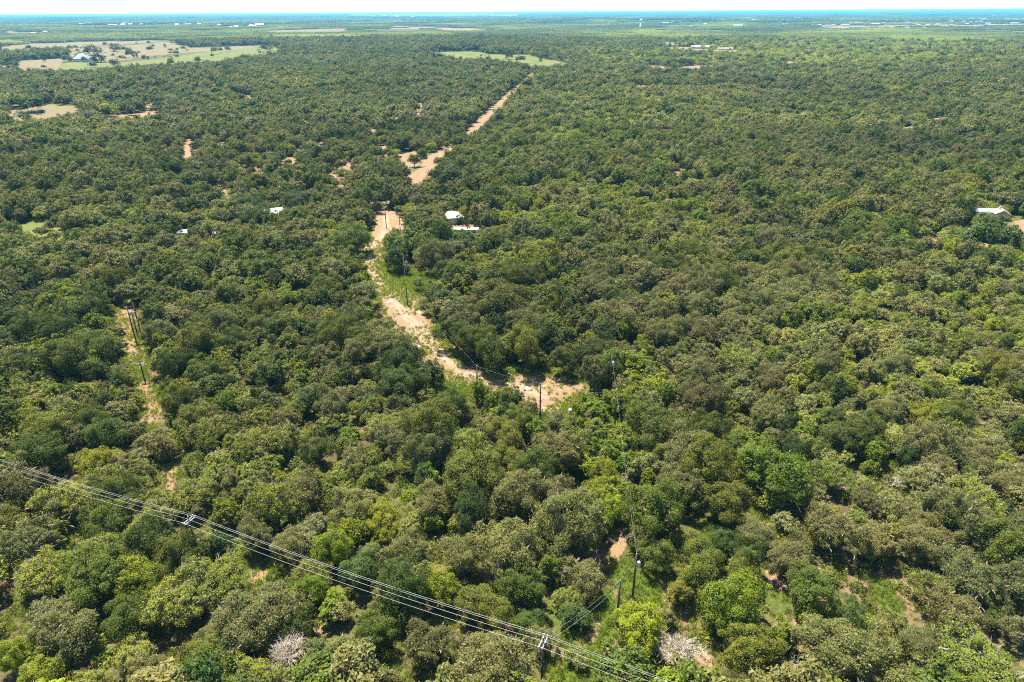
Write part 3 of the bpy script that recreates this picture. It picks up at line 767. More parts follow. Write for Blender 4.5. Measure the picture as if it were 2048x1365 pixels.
# things that stand in view: x, top y, lowest visible y, half width
SHOWN = [(1083,1265,1345,10),(379,1030,1086,6),(1233,1183,1242,4),(1265,1128,1192,4),(1229,806,856,4),(1219,712,780,6),(1080,766,838,4),(955,738,772,4),
         (815,558,602,4),(773,418,456,4),(801,437,464,4),(736,470,492,4),(270,628,684,5),(281,628,664,5),(292,728,742,5),
         (1353,1248,1318,34),(1572,1310,1350,16),(1792,945,975,30),(590,1300,1340,26),(1320,1070,1080,5),
         (902,424,436,11),(931,459,465,19),(547,418,428,10),(370,463,468,4),(430,464,468,3),(1970,420,426,12),(2000,423,434,8),(165,112,124,15)]
SG = [ground_at([a], [d_ + (8 if d_ < 500 else 3)])[0] for a, b_, d_, w_ in SHOWN]
DEAD_W = [ground_at([a], [b_])[0] for a, b_, _ in DEAD_PX]
def near_building(x, y, W, Ht):
    ix, iy, dz = project(np.stack([x, y, height(x, y)+Ht*.55], 1)); b = np.zeros(len(x), bool); hw = W*.5*F_PX/dz
    dd = np.hypot(x, y)
    for (cx, y0, y1, hx), g in zip(SHOWN, SG):
        gd = math.hypot(g[0], g[1])
        b |= (np.abs(ix-cx) < hw*.85+hx) & (iy > y0-hw*.75) & (iy < y1+hw*.75) & (dd < gd+1.5)
        b |= np.hypot(x-g[0], y-g[1]) < W*.4+1.5*(hx > 10)
    for g, q in zip(DEAD_W, DEAD_PX): b |= np.hypot(x-g[0], y-g[1]) < W*.45+2
    return b

rows = []
for (r0, r1, cell, seed) in ((48, 900, 5.5, 3), (900, 1600, 7.6, 4), (1600, 2700, 9.5, 5)):
    x, y, r = scatter(r0, r1, cell, seed); n = len(x)
    ix, iy, dz = project(np.stack([x, y, height(x, y)+4], 1))
    Wt = np.tile(DEF, (n, 1)); dens = np.ones(n); sz = np.ones(n)
    for (cx, cy_, rx, ry, wts, dn, sf) in REG:
        e = np.clip(1.5-np.sqrt(((ix-cx)/rx)**2+((iy-cy_)/ry)**2), 0, 1)
        Wt = Wt*(1-e[:, None])+np.array(wts)[None]*e[:, None]; dens = dens*(1-e)+dn*e; sz = sz*(1-e)+sf*e
    for k in range(7):
        Wt[:, k] *= np.exp(.8*wnoise(x, y, 45., 20+k)+.5*wnoise(x, y, 190., 40+k))
    cum = np.cumsum(Wt, 1); u = r.uniform(size=n)*cum[:, -1]; kd = (u[:, None] > cum).sum(1)
    lo = np.array([SIZE[q][0] for q in KINDS])[kd]; hi = np.array([SIZE[q][1] for q in KINDS])[kd]
    W = (lo+(hi-lo)*r.uniform(size=n)**1.2)*sz*1.05*(cell/5.8)**.7
    asp = r.uniform(.92, 1.35, n)
    keep = r.uniform(size=n) < .95*dens*np.clip(1.15-.13*np.clip(wnoise(x, y, 35., 71), 0, 9), .6, 1)
    keep &= ~clear_mask(x, y, W, W*.85) & ~near_building(x, y, W, W*.85)
    lmd = np.full(n, 9e9)
    for (lx, ly, lw, lk, la, _f1) in LMT:
        dd = np.hypot(x-lx, y-ly)/(lw*.5+W*.30); lmd = np.minimum(lmd, dd)
    keep &= lmd > 1
    rows.append(np.c_[x, y, W, kd, asp, np.zeros(n)][keep])
# smaller brush trees that fill in between the big crowns
x, y, r = scatter(55, 760, 4.4, 31); n = len(x)
W = r.uniform(2.8, 5.4, n); kd = r.choice(7, n, p=[.17, .27, .28, .14, .04, .0, .10])
keep = (r.uniform(size=n) < np.where(np.hypot(x, y) < 118, .36, .60)) & ~clear_mask(x, y, W, W*.9) & ~near_building(x, y, W, W*.9)
rows.append(np.c_[x, y, W, kd, r.uniform(.95, 1.5, n), np.zeros(n)][keep])
ALL = np.concatenate([LMT]+rows)
ix, iy, dz = project(np.stack([ALL[:, 0], ALL[:, 1], height(ALL[:, 0], ALL[:, 1])+ALL[:, 2]*.45], 1))
inview = (ix > -10) & (ix < 2058) & (iy > 5) & (iy < 1375)
app = np.where(inview, ALL[:, 2]/dz, 0)
order = np.argsort(-app)[:300]
single = np.zeros(len(ALL), bool); single[order] = True
rr_ = np.random.default_rng(99)
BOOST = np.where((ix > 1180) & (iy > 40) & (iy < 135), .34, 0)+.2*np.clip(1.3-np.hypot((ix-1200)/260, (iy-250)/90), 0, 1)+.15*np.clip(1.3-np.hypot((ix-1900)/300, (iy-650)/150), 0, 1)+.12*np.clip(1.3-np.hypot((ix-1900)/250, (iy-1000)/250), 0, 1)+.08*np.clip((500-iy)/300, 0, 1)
TINT = rr_.uniform(0, 1, len(ALL)); ROT = rr_.uniform(0, 6.283, len(ALL)); VAR = rr_.integers(0, 1000, len(ALL))

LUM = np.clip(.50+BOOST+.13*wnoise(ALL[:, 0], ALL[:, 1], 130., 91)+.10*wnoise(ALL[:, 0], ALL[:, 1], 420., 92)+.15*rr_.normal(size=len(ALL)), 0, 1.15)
def instancer(name, P, rot, scl, idx, tint, kind='stuff', label=None, lum=None):
    if lum is None: lum = np.clip(.5+.2*rr_.normal(size=len(P)), 0, 1)
    me = bpy.data.meshes.new(name); n = len(P)
    me.vertices.add(n); me.vertices.foreach_set('co', np.asarray(P, np.float32).ravel())
    def add(nm, ty, key, val):
        a = me.attributes.new(nm, ty, 'POINT'); a.data.foreach_set(key, val)
    add('rot', 'FLOAT_VECTOR', 'vector', np.asarray(rot, np.float32).ravel()); add('scl', 'FLOAT_VECTOR', 'vector', np.asarray(scl, np.float32).ravel())
    add('idx', 'INT', 'value', np.asarray(idx, np.int32)); add('tint', 'FLOAT', 'value', np.asarray(tint, np.float32)); add('lum', 'FLOAT', 'value', np.asarray(lum, np.float32))
    o = link(name, me); o['kind'] = kind
    if label: o['label'] = label
    ng = bpy.data.node_groups.get('scatter_by_index')
    if ng is None:
        ng = bpy.data.node_groups.new('scatter_by_index', 'GeometryNodeTree')
        ng.interface.new_socket('Geometry', in_out='INPUT', socket_type='NodeSocketGeometry')
        ng.interface.new_socket('Geometry', in_out='OUTPUT', socket_type='NodeSocketGeometry')
        gi = ng.nodes.new('NodeGroupInput'); go = ng.nodes.new('NodeGroupOutput')
        ci = ng.nodes.new('GeometryNodeCollectionInfo'); ci.inputs['Collection'].default_value = TEMPL
        ci.inputs['Separate Children'].default_value = True; ci.inputs['Reset Children'].default_value = True
        iop = ng.nodes.new('GeometryNodeInstanceOnPoints'); iop.inputs['Pick Instance'].default_value = True
        def na_(nm, ty):
            q = ng.nodes.new('GeometryNodeInputNamedAttribute'); q.data_type = ty; q.inputs['Name'].default_value = nm
            return [s for s in q.outputs if s.enabled and s.name == 'Attribute'][0]
        ng.links.new(gi.outputs[0], iop.inputs['Points']); ng.links.new(ci.outputs[0], iop.inputs['Instance'])
        ng.links.new(na_('idx', 'INT'), iop.inputs['Instance Index'])
        e2r = ng.nodes.new('FunctionNodeEulerToRotation'); ng.links.new(na_('rot', 'FLOAT_VECTOR'), e2r.inputs[0])
        ng.links.new(e2r.outputs[0], iop.inputs['Rotation']); ng.links.new(na_('scl', 'FLOAT_VECTOR'), iop.inputs['Scale'])
        ng.links.new(iop.outputs[0], go.inputs[0])
    md = o.modifiers.new('scatter', 'NODES'); md.node_group = ng
    return o

# forest: every tree past the 300 that show largest
F_ = ALL[~single]; fz = height(F_[:, 0], F_[:, 1]); fd = np.hypot(F_[:, 0], F_[:, 1])
ft, fr, fv = TINT[~single], ROT[~single], VAR[~single]
idx = np.zeros(len(F_), int)
for i in range(len(F_)):
    idx[i] = tmpl_index[(KINDS[int(F_[i, 3])], 'mid' if fd[i] < 620 else 'far', int(fv[i] % 3))]
sc = F_[:, 2]/9.4; ex = np.random.default_rng(5).uniform(.84, 1.18, len(F_)); tl = np.random.default_rng(6).normal(0, .07, (len(F_), 2))
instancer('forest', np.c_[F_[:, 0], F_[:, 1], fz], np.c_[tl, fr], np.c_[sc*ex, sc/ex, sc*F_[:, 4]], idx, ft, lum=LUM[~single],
          label='oak and mesquite forest stretching back to the fields')

# far woods as patches
Pp = []; Pi = []; Ps = []
for (r0, r1, size, nm) in ((2700, 6500, 84., 'p90'), (6500, 17000, 245., 'p260')):
    x, y, r = scatter(r0, r1, size, 77)
    z = height(x, y); bad = clear_mask(x, y, np.full(len(x), size), np.full(len(x), 8.), .5)
    fieldn = wnoise(x, y*1.7, 1300. if nm == 'p90' else 4000., 55)+.6*wnoise(x, y*2, 500., 56)
    keep = ~bad & (fieldn < 1.15)
    x, y, z = x[keep], y[keep], z[keep]; tn = wnoise(x, y, 700., 57)
    ixp, iyp, _ = project(np.stack([x, y, z], 1))
    pal = (tn > .35) | ((ixp > 1250) & (iyp > 62) & (tn > -.8))
    if nm == 'p90': ii = np.where(pal, tmpl_index[('p90', 2)], np.where(r.uniform(size=len(x)) < .5, tmpl_index[('p90', 0)], tmpl_index[('p90', 1)]))
    else: ii = np.where(tn > .5, tmpl_index[('p260', 1)], tmpl_index[('p260', 0)])
    Pp.append(np.c_[x, y, z]); Pi.append(ii); Ps.append(np.full(len(x), 1.))
Pp = np.concatenate(Pp); Pi = np.concatenate(Pi); n = len(Pp)
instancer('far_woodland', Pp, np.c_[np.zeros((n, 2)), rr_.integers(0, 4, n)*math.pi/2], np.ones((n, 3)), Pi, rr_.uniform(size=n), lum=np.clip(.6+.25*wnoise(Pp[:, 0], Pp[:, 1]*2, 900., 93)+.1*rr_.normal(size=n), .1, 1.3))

# undergrowth and grass
x, y, r = scatter(48, 420, 2.5, 8); n = len(x)
d = np.hypot(x, y)
sc = r.uniform(.5, 1.9, n)
k = r.uniform(size=n) < .66*np.clip(1.0+.5*wnoise(x, y, 18., 81), .1, 1.3)
k &= ~clear_mask(x, y, sc*2, sc*1.0, 1.)
x, y, sc, d = x[k], y[k], sc[k], d[k]; n = len(x)
bi = np.array([tmpl_index[('bush', q)] for q in ('mesq', 'pale', 'bright', 'grey', 'oak')])
ch = r.choice(5, n, p=[.30, .12, .22, .2, .16])
instancer('undergrowth', np.c_[x, y, height(x, y)-.05], np.c_[np.zeros((n, 2)), r.uniform(0, 6.28, n)], np.c_[sc, sc, sc*r.uniform(.6, 1.2, n)], bi[ch], r.uniform(size=n))
# tufts: thick in the weedy clearings, thin on the dirt and along its edges
gx, gy, r = scatter(60, 300, .95, 9)
ixg, iyg, _ = project(np.stack([gx, gy, np.zeros(len(gx))], 1))
sel = np.zeros(len(gx), int); thin = r.uniform(size=len(gx))
for (nm, at, W, chk, poly) in AREAS_W:
    x0, y0 = W.min(0)-2; x1, y1 = W.max(0)+2
    s = np.where((gx > x0) & (gx < x1) & (gy > y0) & (gy < y1))[0]
    if not len(s): continue
    sdv = sdist(gx[s], gy[s], W)
    if at == 'green': sel[s[(sdv > -1)]] = 2
    elif at == 'dirt':
        q = s[(sdv > -1.6) & (sdv < .1) & (thin[s] < .5)]; sel[q] = 2
        q = s[(sdv >= .8) & (thin[s] < .04)]; sel[q] = 1
q = (sel == 0) & (thin < .5*np.clip(1+wnoise(gx, gy, 25., 83), 0, 3)) ; sel[q] = np.where(r.uniform(size=q.sum()) < .5, 1, 2)
k = sel > 0; gx, gy, sel = gx[k], gy[k], sel[k]; n = len(gx)
gi_ = np.where(sel == 1, tmpl_index[('tuft', 'straw')], tmpl_index[('tuft', 'weed')])
s_ = r.uniform(.6, 1.4, n)
instancer('grass', np.c_[gx, gy, np.zeros(n)], np.c_[np.zeros((n, 2)), r.uniform(0, 6.28, n)], np.c_[s_, s_, s_], gi_, r.uniform(size=n))

# ---- the 300 trees that show largest, each a thing with its trunk and crown
TREE_NAME = {'oak': 'oak_tree', 'grey': 'oak_tree', 'mesq': 'mesquite_tree', 'bright': 'leafy_tree', 'dark': 'evergreen_tree', 'teal': 'leafy_tree', 'pale': 'mesquite_tree'}
TREE_WORD = {'oak': 'olive green oak', 'grey': 'grey-green oak with twiggy crown', 'mesq': 'pale yellow-green mesquite', 'bright': 'bright green leafy tree',
             'dark': 'dark green dense evergreen', 'teal': 'blue-green broad-leaved tree', 'pale': 'pale feathery mesquite'}
PLACES = [('the crossarm pole at the bottom', 1083, 1330), ('the crossarm pole at lower left', 378, 1085), ('the pole by the weedy corridor', 1235, 1240), ('the turnaround of the dirt track', 1085, 785),
          ('the bend of the dirt track', 900, 730), ('the bleached dead tree', 1353, 1286), ('the middle of the dirt track', 800, 620), ('the bare patch beside the left wires', 338, 955),
          ('the lower left corner', 60, 1330), ('the left edge sand patch', 8, 1180), ('the lower right corner', 2000, 1340), ('the sprawling grey dead tree', 1785, 960),
          ('the small bare tree at the bottom', 1570, 1330), ('the green clearing at lower right', 1772, 1190), ('the faint track on the left', 300, 800), ('the pole cluster on the left', 275, 665),
          ('the pole in the bright green thicket', 1229, 850), ('the pale brush on the right edge', 2000, 700), ('the right edge of the forest', 2030, 1100), ('the left edge of the forest', 15, 820),
          ('the middle of the right half', 1550, 760), ('the weedy patch inside the track', 810, 560), ('the roofs behind the trees', 915, 450), ('the house at the right edge', 1985, 428),
          ('the dense grove below the turnaround', 1020, 980)]
ORD = ['nearest', 'second', 'third', 'fourth', 'fifth', 'sixth', 'seventh', 'eighth', 'ninth', 'tenth', 'eleventh', 'twelfth', 'thirteenth', 'fourteenth', 'fifteenth', 'sixteenth', 'seventeenth', 'eighteenth', 'nineteenth', 'twentieth', 'twenty-first', 'twenty-second', 'twenty-third', 'twenty-fourth', 'twenty-fifth', 'twenty-sixth', 'twenty-seventh', 'twenty-eighth']
sid = np.where(single)[0]
info = {}
for i in sid:
    best = min(range(len(PLACES)), key=lambda k: (ix[i]-PLACES[k][1])**2+((iy[i]-PLACES[k][2])*1.2)**2)
    dx = ix[i]-PLACES[best][1]; dy = iy[i]-PLACES[best][2]
    rel = ('right of' if dx > 0 else 'left of') if abs(dx) > abs(dy)*1.1 else ('in front of' if dy > 0 else 'behind')
    info.setdefault((KINDS[int(ALL[i, 3])], rel, best), []).append((dx*dx+dy*dy, i))
labels = {}
for (kd, rel, b), lst in info.items():
    lst.sort()
    for k, (_d, i) in enumerate(lst):
        o_ = ORD[k] if k < len(ORD) else 'farthest'
        if len(lst) == 1: labels[i] = '%s just %s %s' % (TREE_WORD[kd], rel, PLACES[b][0])
        else: labels[i] = '%s, %s %s %s' % (TREE_WORD[kd], o_, rel, PLACES[b][0])
for i in sid:
    xx, yy, W, kk, asp, _l = ALL[i]; kd = KINDS[int(kk)]
    e = bpy.data.objects.new(TREE_NAME[kd], None); COL.objects.link(e)
    e.location = (xx, yy, float(height(np.array([xx]), np.array([yy]))[0])); e.empty_display_size = .5
    s = W/9.4; ex_ = rr_.uniform(.86, 1.16); e.scale = (s*ex_, s/ex_, s*asp); e.rotation_euler = (rr_.normal(0, .06), rr_.normal(0, .06), ROT[i])
    tag(e, labels[i], 'tree', 'trees of the oak and mesquite wood')
    tm, cm = NEAR[(kd, int(VAR[i] % NN[kd]))]
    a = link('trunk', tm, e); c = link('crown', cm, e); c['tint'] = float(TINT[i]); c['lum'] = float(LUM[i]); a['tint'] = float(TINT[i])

# ---- bare and dead trees
def dead_tree(x, y, h, spread, label, seed, dense=1, fallen=False):
    r = random.Random(seed); segs = []; segs_t = []
    def grow(p, d, L, rad, depth):
        q = p+d*L*.5+Vector((r.gauss(0, .06), r.gauss(0, .06), 0))*L; e = q+(d+Vector((r.gauss(0, .15), r.gauss(0, .15), .05))).normalized()*L*.5
        (segs_t if depth == 0 else segs).append(([p[:], q[:], e[:]], [rad, rad*.85, rad*.65]))
        if depth >= 4+(dense > 1): return
        nb = r.choice([3, 3, 4]) if depth < 2 else r.choice([2, 3, 3])*dense if depth < 4 else 2
        for _ in range(nb):
            st = p.lerp(e, r.uniform(.55, 1.)) if depth else p.lerp(e, r.uniform(.75, 1.))
            nd = (d*.8+Vector((r.gauss(0, 1), r.gauss(0, 1), r.gauss(.1, .5)))*spread).normalized()
            grow(st, nd, L*r.uniform(.66, .92), max(rad*.55, .022), depth+1)
    grow(Vector((0, 0, -.2)), Vector((0, 0, 1)), h*.34, .17, 0)
    e = bpy.data.objects.new('dead_tree', None); COL.objects.link(e); e.location = (x, y, 0)
    if fallen: e.rotation_euler = (1.25, .2, 2.3)
    tag(e, label, 'tree')
    V, F = tubes(segs_t, 6); link('trunk', mesh_from('trunk', V, F, [DEADWOOD]), e)
    V, F = tubes(segs, 3); link('branches', mesh_from('branches', V, F, [DEADWOOD]), e)
for (px, py, h, sp, lb, sd_, dn, fl) in [
    (1353, 1318, 7.4, .95, 'bleached leafless tree with a dense round mass of pale twigs beside the green corridor', 5, 2, False),
    (1572, 1350, 5.5, .6, 'small bare grey tree standing in the dry grass at the bottom edge', 8, 1, False),
    (1786, 975, 5.2, 1.3, 'low grey dead tree with tangled sprawling pale branches', 11, 1, False),
    (1738, 1358-30, 5., .6, 'slim leafless snag among the olive oaks at lower right', 14, 1, False),
    (590, 1345, 7., .7, 'leafless pale-twigged tree between big oaks at the bottom left', 17, 2, False)]:
    g = ground_at([px], [py])[0]; dead_tree(g[0], g[1], h, sp, lb, sd_, dn, fl)

# ============================================================ poles and wires
WOOD = plain('creosote_wood', (.075, .055, .042), .85, var=.35, scale=4)
ARM = plain('weathered_crossarm', (.30, .28, .25), .7, var=.15, scale=4)
PORC = plain('porcelain', (.36, .36, .35), .3, var=.05)
STEEL = plain('galvanised_steel', (.48, .50, .52), .45, .6, var=.1)
ALU = plain('aluminium_wire', (.42, .42, .42), .5, .0, var=.05)
TANK = plain('transformer_paint', (.45, .47, .48), .5, var=.08)
def pole(px, py, h, label, arms=None, transformer=False, group=None, lean=0., name='utility_pole', top=False):
    if top: g = at_height(px, py, h+.1); g[2] = 0
    else: g = ground_at([px], [py])[0]
    e = bpy.data.objects.new(name, None); COL.objects.link(e); e.location = g; tag(e, label, 'utility pole', group)
    MB().tube([(0, 0, -.5), (0, 0, h*.5), (0, 0, h)], [.21, .18, .14], 10).build('pole', WOOD, e, smooth=True)
    if arms:
        L, az = arms; c, s = math.cos(az), math.sin(az)
        for off in (-.27, .27):
            m = MB(); ax, ay = c*L/2, s*L/2; nx, ny = -s*off, c*off
            q = .075
            p = [(-ax+nx-s*-q*0, -ay+ny, h-.75), (ax+nx, ay+ny, h-.75)]
            w = (-s*q, c*q)
            V = []
            for (xx, yy, zz) in p:
                for (sw, sz) in ((-1, -1), (1, -1), (1, 1), (-1, 1)): V.append((xx+w[0]*sw, yy+w[1]*sw, zz+sz*.085))
            m.poly(V, [(0, 1, 2, 3)[::-1], (4, 5, 6, 7), (0, 1, 5, 4), (1, 2, 6, 5), (2, 3, 7, 6), (3, 0, 4, 7)])
            m.build('crossarm', ARM, e)
        for t in (-.46, .46):
            for off in (-.27, .27):
                x_, y_ = c*L*t-s*off, s*L*t+c*off
                MB().tube([(x_, y_, h-.665), (x_, y_, h-.55), (x_, y_, h-.47), (x_, y_, h-.36)], [.05, .10, .07, .10], 8).build('insulator', PORC, e)
        for sgn in (-1, 1):
            MB().tube([(c*.8*sgn, s*.8*sgn, h-.78), (0, 0, h-1.5)], .03, 4).build('brace', STEEL, e)
    MB().tube([(0, 0, h), (0, 0, h+.12), (0, 0, h+.2), (0, 0, h+.32)], [.05, .10, .07, .10], 8).build('insulator', PORC, e)
    if transformer:
        m = MB(); ox = .48
        m.tube([(ox, 0, h-2.6), (ox, 0, h-2.5), (ox, 0, h-1.5), (ox, 0, h-1.38)], [.24, .29, .29, .2], 12)
        t_ = m.build('transformer', TANK, e, smooth=False)
        MB().tube([(ox, 0, h-1.38), (ox, 0, h-1.1)], .06, 8).build('bushing', PORC, t_)
        MB().box(.15, .45, -.06, .06, h-2.2, h-2.05).build('bracket', STEEL, e)
    return np.array([g[0], g[1], g[2]+h])
def wire(p, q, sag, rad, label, group):
    p = np.array(p); q = np.array(q); n = 14
    pts = [tuple(p+(q-p)*t+np.array([0, 0, -4*sag*t*(1-t)])) for t in np.linspace(0, 1, n)]
    o = MB().tube(pts, rad, 5).build('overhead_wire', ALU); tag(o, label, 'wire', group)

# crossarm line: one pole in the frame at the bottom, one at lower left, the next ones outside
H1 = 10.6
g1 = at_height(1086, 1277, H1); g2 = at_height(376, 1034, H1)
dirv = (g2-g1)[:2]/np.linalg.norm((g2-g1)[:2]); az = math.atan2(dirv[0], -dirv[1])
G1 = 'poles of the crossarm power line'
T1 = pole(1086, 1277, H1, 'dark wooden utility pole with double pale crossarms at the bottom centre', (2.5, az), False, G1, top=True)
T2 = pole(376, 1034, H1, 'dark wooden utility pole carrying the crossarm line at lower left', (2.5, az), False, G1, top=True)
span = np.linalg.norm((g2-g1)[:2])
T0 = T1-np.r_[dirv, 0]*span*1.0; T3 = at_height(-170, 868, H1)
arm = np.array([math.cos(az), math.sin(az), 0])
for (A_, B_, nm, far_side) in ((T0, T1, 'running off the bottom edge', ''), (T1, T2, 'between the two crossarm poles', ''), (T2, T3, 'running off the left edge', '')):
    for (off, dz_, w) in ((1.15, -.36, 'far crossarm tip'), (0.35, .0, 'pole top'), (-1.15, -.36, 'near crossarm tip'), (-1.05, -.62, 'bracket below the near arm')):
        wire(A_+arm*off+np.array([0, 0, dz_]), B_+arm*off+np.array([0, 0, dz_]), 1.0, .017, 'pale overhead wire on the %s, %s' % (w, nm), 'wires of the crossarm line')
# single poles of the side line and the service drops
G2 = 'slim utility poles of the side line'
TP = {}
TP['a'] = pole(1233, 1250, 9.5, 'thin dark wooden pole beside the bright green tree at the corridor', None, False, G2)
TP['b'] = pole(1265, 1196, 9.5, 'thin dark wooden pole standing in the weedy green corridor', None, True, G2)
TP['c'] = pole(1229, 858, 9.5, 'dark wooden pole rising from the bright green thicket', None, False, G2)
TP['d'] = pole(1219, 782, 10., 'pole overgrown with leaves at its top beside the turnaround', None, True, G2)
TP['e'] = pole(1080, 837, 9.5, 'bare dark wooden pole in front of the dirt turnaround', None, False, G2)
TP['f'] = pole(955, 788, 8., 'short dark pole at the inner edge of the track bend', None, False, G2)
TP['g'] = pole(815, 612, 8.5, 'dark wooden pole in the weedy patch inside the track', None, False, G2)
TP['h'] = pole(773, 457, 9.5, 'wooden pole where the dirt track forks near the road', None, False, G2)
TP['i'] = pole(801, 466, 9., 'wooden pole at the right branch of the track fork', None, False, G2)
TP['j'] = pole(736, 493, 8., 'thin wooden pole beside the dark oaks left of the track', None, False, G2)
G3 = 'poles standing close together by the left track'
TP['k'] = pole(272, 682, 11., 'left pole of the dark pole cluster by the left track', None, True, G3)
TP['l'] = pole(276, 672, 8., 'middle pole of the dark pole cluster by the left track', None, False, G3)
TP['m'] = pole(281, 664, 9.5, 'right pole of the dark pole cluster by the left track', None, False, G3)
TP['n'] = pole(290, 762, 6., 'slim pole with a pale crossarm above the faint left track', (2.2, .2), False, 'poles by the left track')
pe = TP['b']+np.array([0, 0, .3]); 
def drop(a, b, sag, lb):
    wire(a+np.array([0, 0, .32]), b+np.array([0, 0, .32]), sag, .007, lb, 'thin wires of the side line')
drop(T1, TP['a'], .8, 'thin wire from the crossarm pole to the pole by the corridor')
wire(T1+arm*.9+np.array([0, 0, -.3]), TP['a']+np.array([.1, 0, -.6]), .9, .009, 'lower thin wire from the crossarm pole to the pole by the corridor', 'thin wires of the side line')
drop(TP['a'], TP['b'], .3, 'short thin wire between the two corridor poles')
drop(TP['b'], TP['c'], 1.3, 'long thin wire over the grove from corridor to green thicket')
drop(TP['c'], TP['d'], .4, 'thin wire from the green thicket pole to the leafy-topped pole')
drop(TP['c'], TP['e'], .7, 'thin wire from the green thicket pole to the turnaround pole')
drop(TP['e'], TP['f'], .6, 'thin wire across the turnaround to the short pole')
drop(TP['f'], TP['g'], 1.0, 'thin wire along the inside of the dirt track')
drop(TP['g'], TP['i'], 1.0, 'thin wire over the weedy patch to the track fork')
drop(TP['i'], TP['h'], .3, 'short thin wire across the track fork')
drop(TP['h'], TP['j'], .4, 'thin wire left of the track to the dark oaks')

# ============================================================ buildings
WHITE_ROOF = plain('white_metal_roof', (.36, .36, .37), .5, .0, var=.08, scale=.8, streak=('X', 2.5))
GREY_ROOF = plain('grey_blue_metal_roof', (.26, .30, .36), .45, .1, var=.08, scale=.8, streak=('X', 2.5))
TAN_ROOF = plain('tan_shingle', (.32, .25, .18), .9, var=.2, scale=2)
WALLS = plain('painted_siding', (.62, .57, .48), .8, var=.08, scale=1, streak=('Z', 3))
GLASS = plain('window_glass', (.03, .035, .04), .1, var=.2)
TRIM = plain('white_trim', (.78, .78, .75), .6, var=.03)
def house(px, py, w, dpt, hw, rise, label, roof='gable', rmat=WHITE_ROOF, rot=0., nwin=3, cat='house', name='house', over=.5, chimney=False):
    g = ground_at([px], [py])[0]
    e = bpy.data.objects.new(name, None); COL.objects.link(e); e.location = g; e.rotation_euler = (0, 0, rot); tag(e, label, cat)
    MB().box(-w/2, w/2, -dpt/2, dpt/2, -.3, hw).build('wall', WALLS, e)
    a, b = w/2+over, dpt/2+over; z0, z1 = hw-.05, hw+rise; t = .14
    m = MB()
    ridge = a if roof == 'gable' else max(a-b, .6)
    for dz_ in (0,):
        V = [(-a, -b, z0), (a, -b, z0), (a, b, z0), (-a, b, z0), (-ridge, 0, z1), (ridge, 0, z1),
             (-a, -b, z0+t), (a, -b, z0+t), (a, b, z0+t), (-a, b, z0+t), (-ridge, 0, z1+t), (ridge, 0, z1+t)]
        m.poly(V, [(6, 7, 11, 10), (8, 9, 10, 11), (9, 6, 10), (7, 8, 11), (0, 3, 2, 1), (0, 1, 7, 6), (1, 2, 8, 7), (2, 3, 9, 8), (3, 0, 6, 9)])
    rf = m.build('roof', rmat, e)
    if chimney: MB().box(w*.2, w*.2+.7, .3, 1., hw+rise*.3, z1+1.).build('chimney', WALLS, rf)
    for k in range(nwin):
        cx = -w/2+w*(k+1)/(nwin+1)
        if k == nwin//2:
            MB().box(cx-.5, cx+.5, -dpt/2-.05, -dpt/2-.003, 0, 2.1).build('door', TRIM, e)
        else:
            f = MB().box(cx-.65, cx+.65, -dpt/2-.06, -dpt/2-.003, .85, 2.05).build('window', TRIM, e)
            MB().box(cx-.55, cx+.55, -dpt/2-.075, -dpt/2-.063, .95, 1.95).build('pane', GLASS, f)
    return e
house(902, 444, 10.5, 8.5, 2.9, 2.2, 'small house with bright white hipped metal roof among oaks by the track', 'hip', WHITE_ROOF, .25)
house(931, 469, 12., 3.8, 2.6, .5, 'long narrow trailer home with flat white roof below the hipped house', 'gable', WHITE_ROOF, -.03, 5, 'trailer home', 'trailer_home', .15)
house(547, 436, 9., 7., 2.8, 1.8, 'white-roofed house half hidden under dark oaks behind the left forest', 'gable', WHITE_ROOF, .5)
house(368, 474, 7., 4.5, 2.4, .8, 'low shed with weathered pale roof showing through the left treetops', 'gable', GREY_ROOF, .2, 3, 'shed', 'shed')
house(430, 475, 5., 4., 2.4, .7, 'small shed with chalky white roof right of the low shed', 'gable', WHITE_ROOF, -.3, 3, 'shed', 'shed')
house(1969, 434, 10., 5., 2.8, 1.3, 'metal-roofed house at the right edge behind blue-green trees', 'gable', GREY_ROOF, -.1)
house(1999, 438, 6.5, 6., 2.7, 2., 'cottage with steep tan gable beside the driveway at right edge', 'gable', TAN_ROOF, 1.2, 3, chimney=True)
house(167, 124, 30., 20., 6., 10., 'big white building with steep pale hipped roof standing in the far left pasture', 'hip', GREY_ROOF, .1, 5, 'barn', 'barn')
house(1338, 95, 22., 14., 5., 7., 'grey gabled farmhouse left of the pale farmyard beyond the forest', 'gable', GREY_ROOF, .3, 3)
house(1400, 98, 46., 16., 5., 2.5, 'long low pale barn in the farmyard beyond the forest', 'gable', WHITE_ROOF, -.1, 5, 'barn', 'barn')
house(1378, 93, 52., 15., 5., 2., 'long white shed behind the farmyard barn', 'gable', WHITE_ROOF, -.05, 5, 'barn', 'barn')
house(1450, 101, 36., 14., 4., 2., 'low farm shed at the right end of the pale farmyard', 'gable', TAN_ROOF, -.15, 5, 'barn', 'barn')
house(693, 92, 18., 12., 5., 3., 'white-roofed house alone in the far woods above the left pasture', 'gable', WHITE_ROOF, .1)
house(520, 52, 60., 26., 8., 6., 'large pale hangar-like barn far away left of centre', 'gable', WHITE_ROOF, .1, 3, 'barn', 'barn')
house(1475, 54, 60., 26., 8., 5., 'wide white warehouse in the far woods right of the water tower', 'gable', WHITE_ROOF, -.1, 3, 'warehouse', 'warehouse')

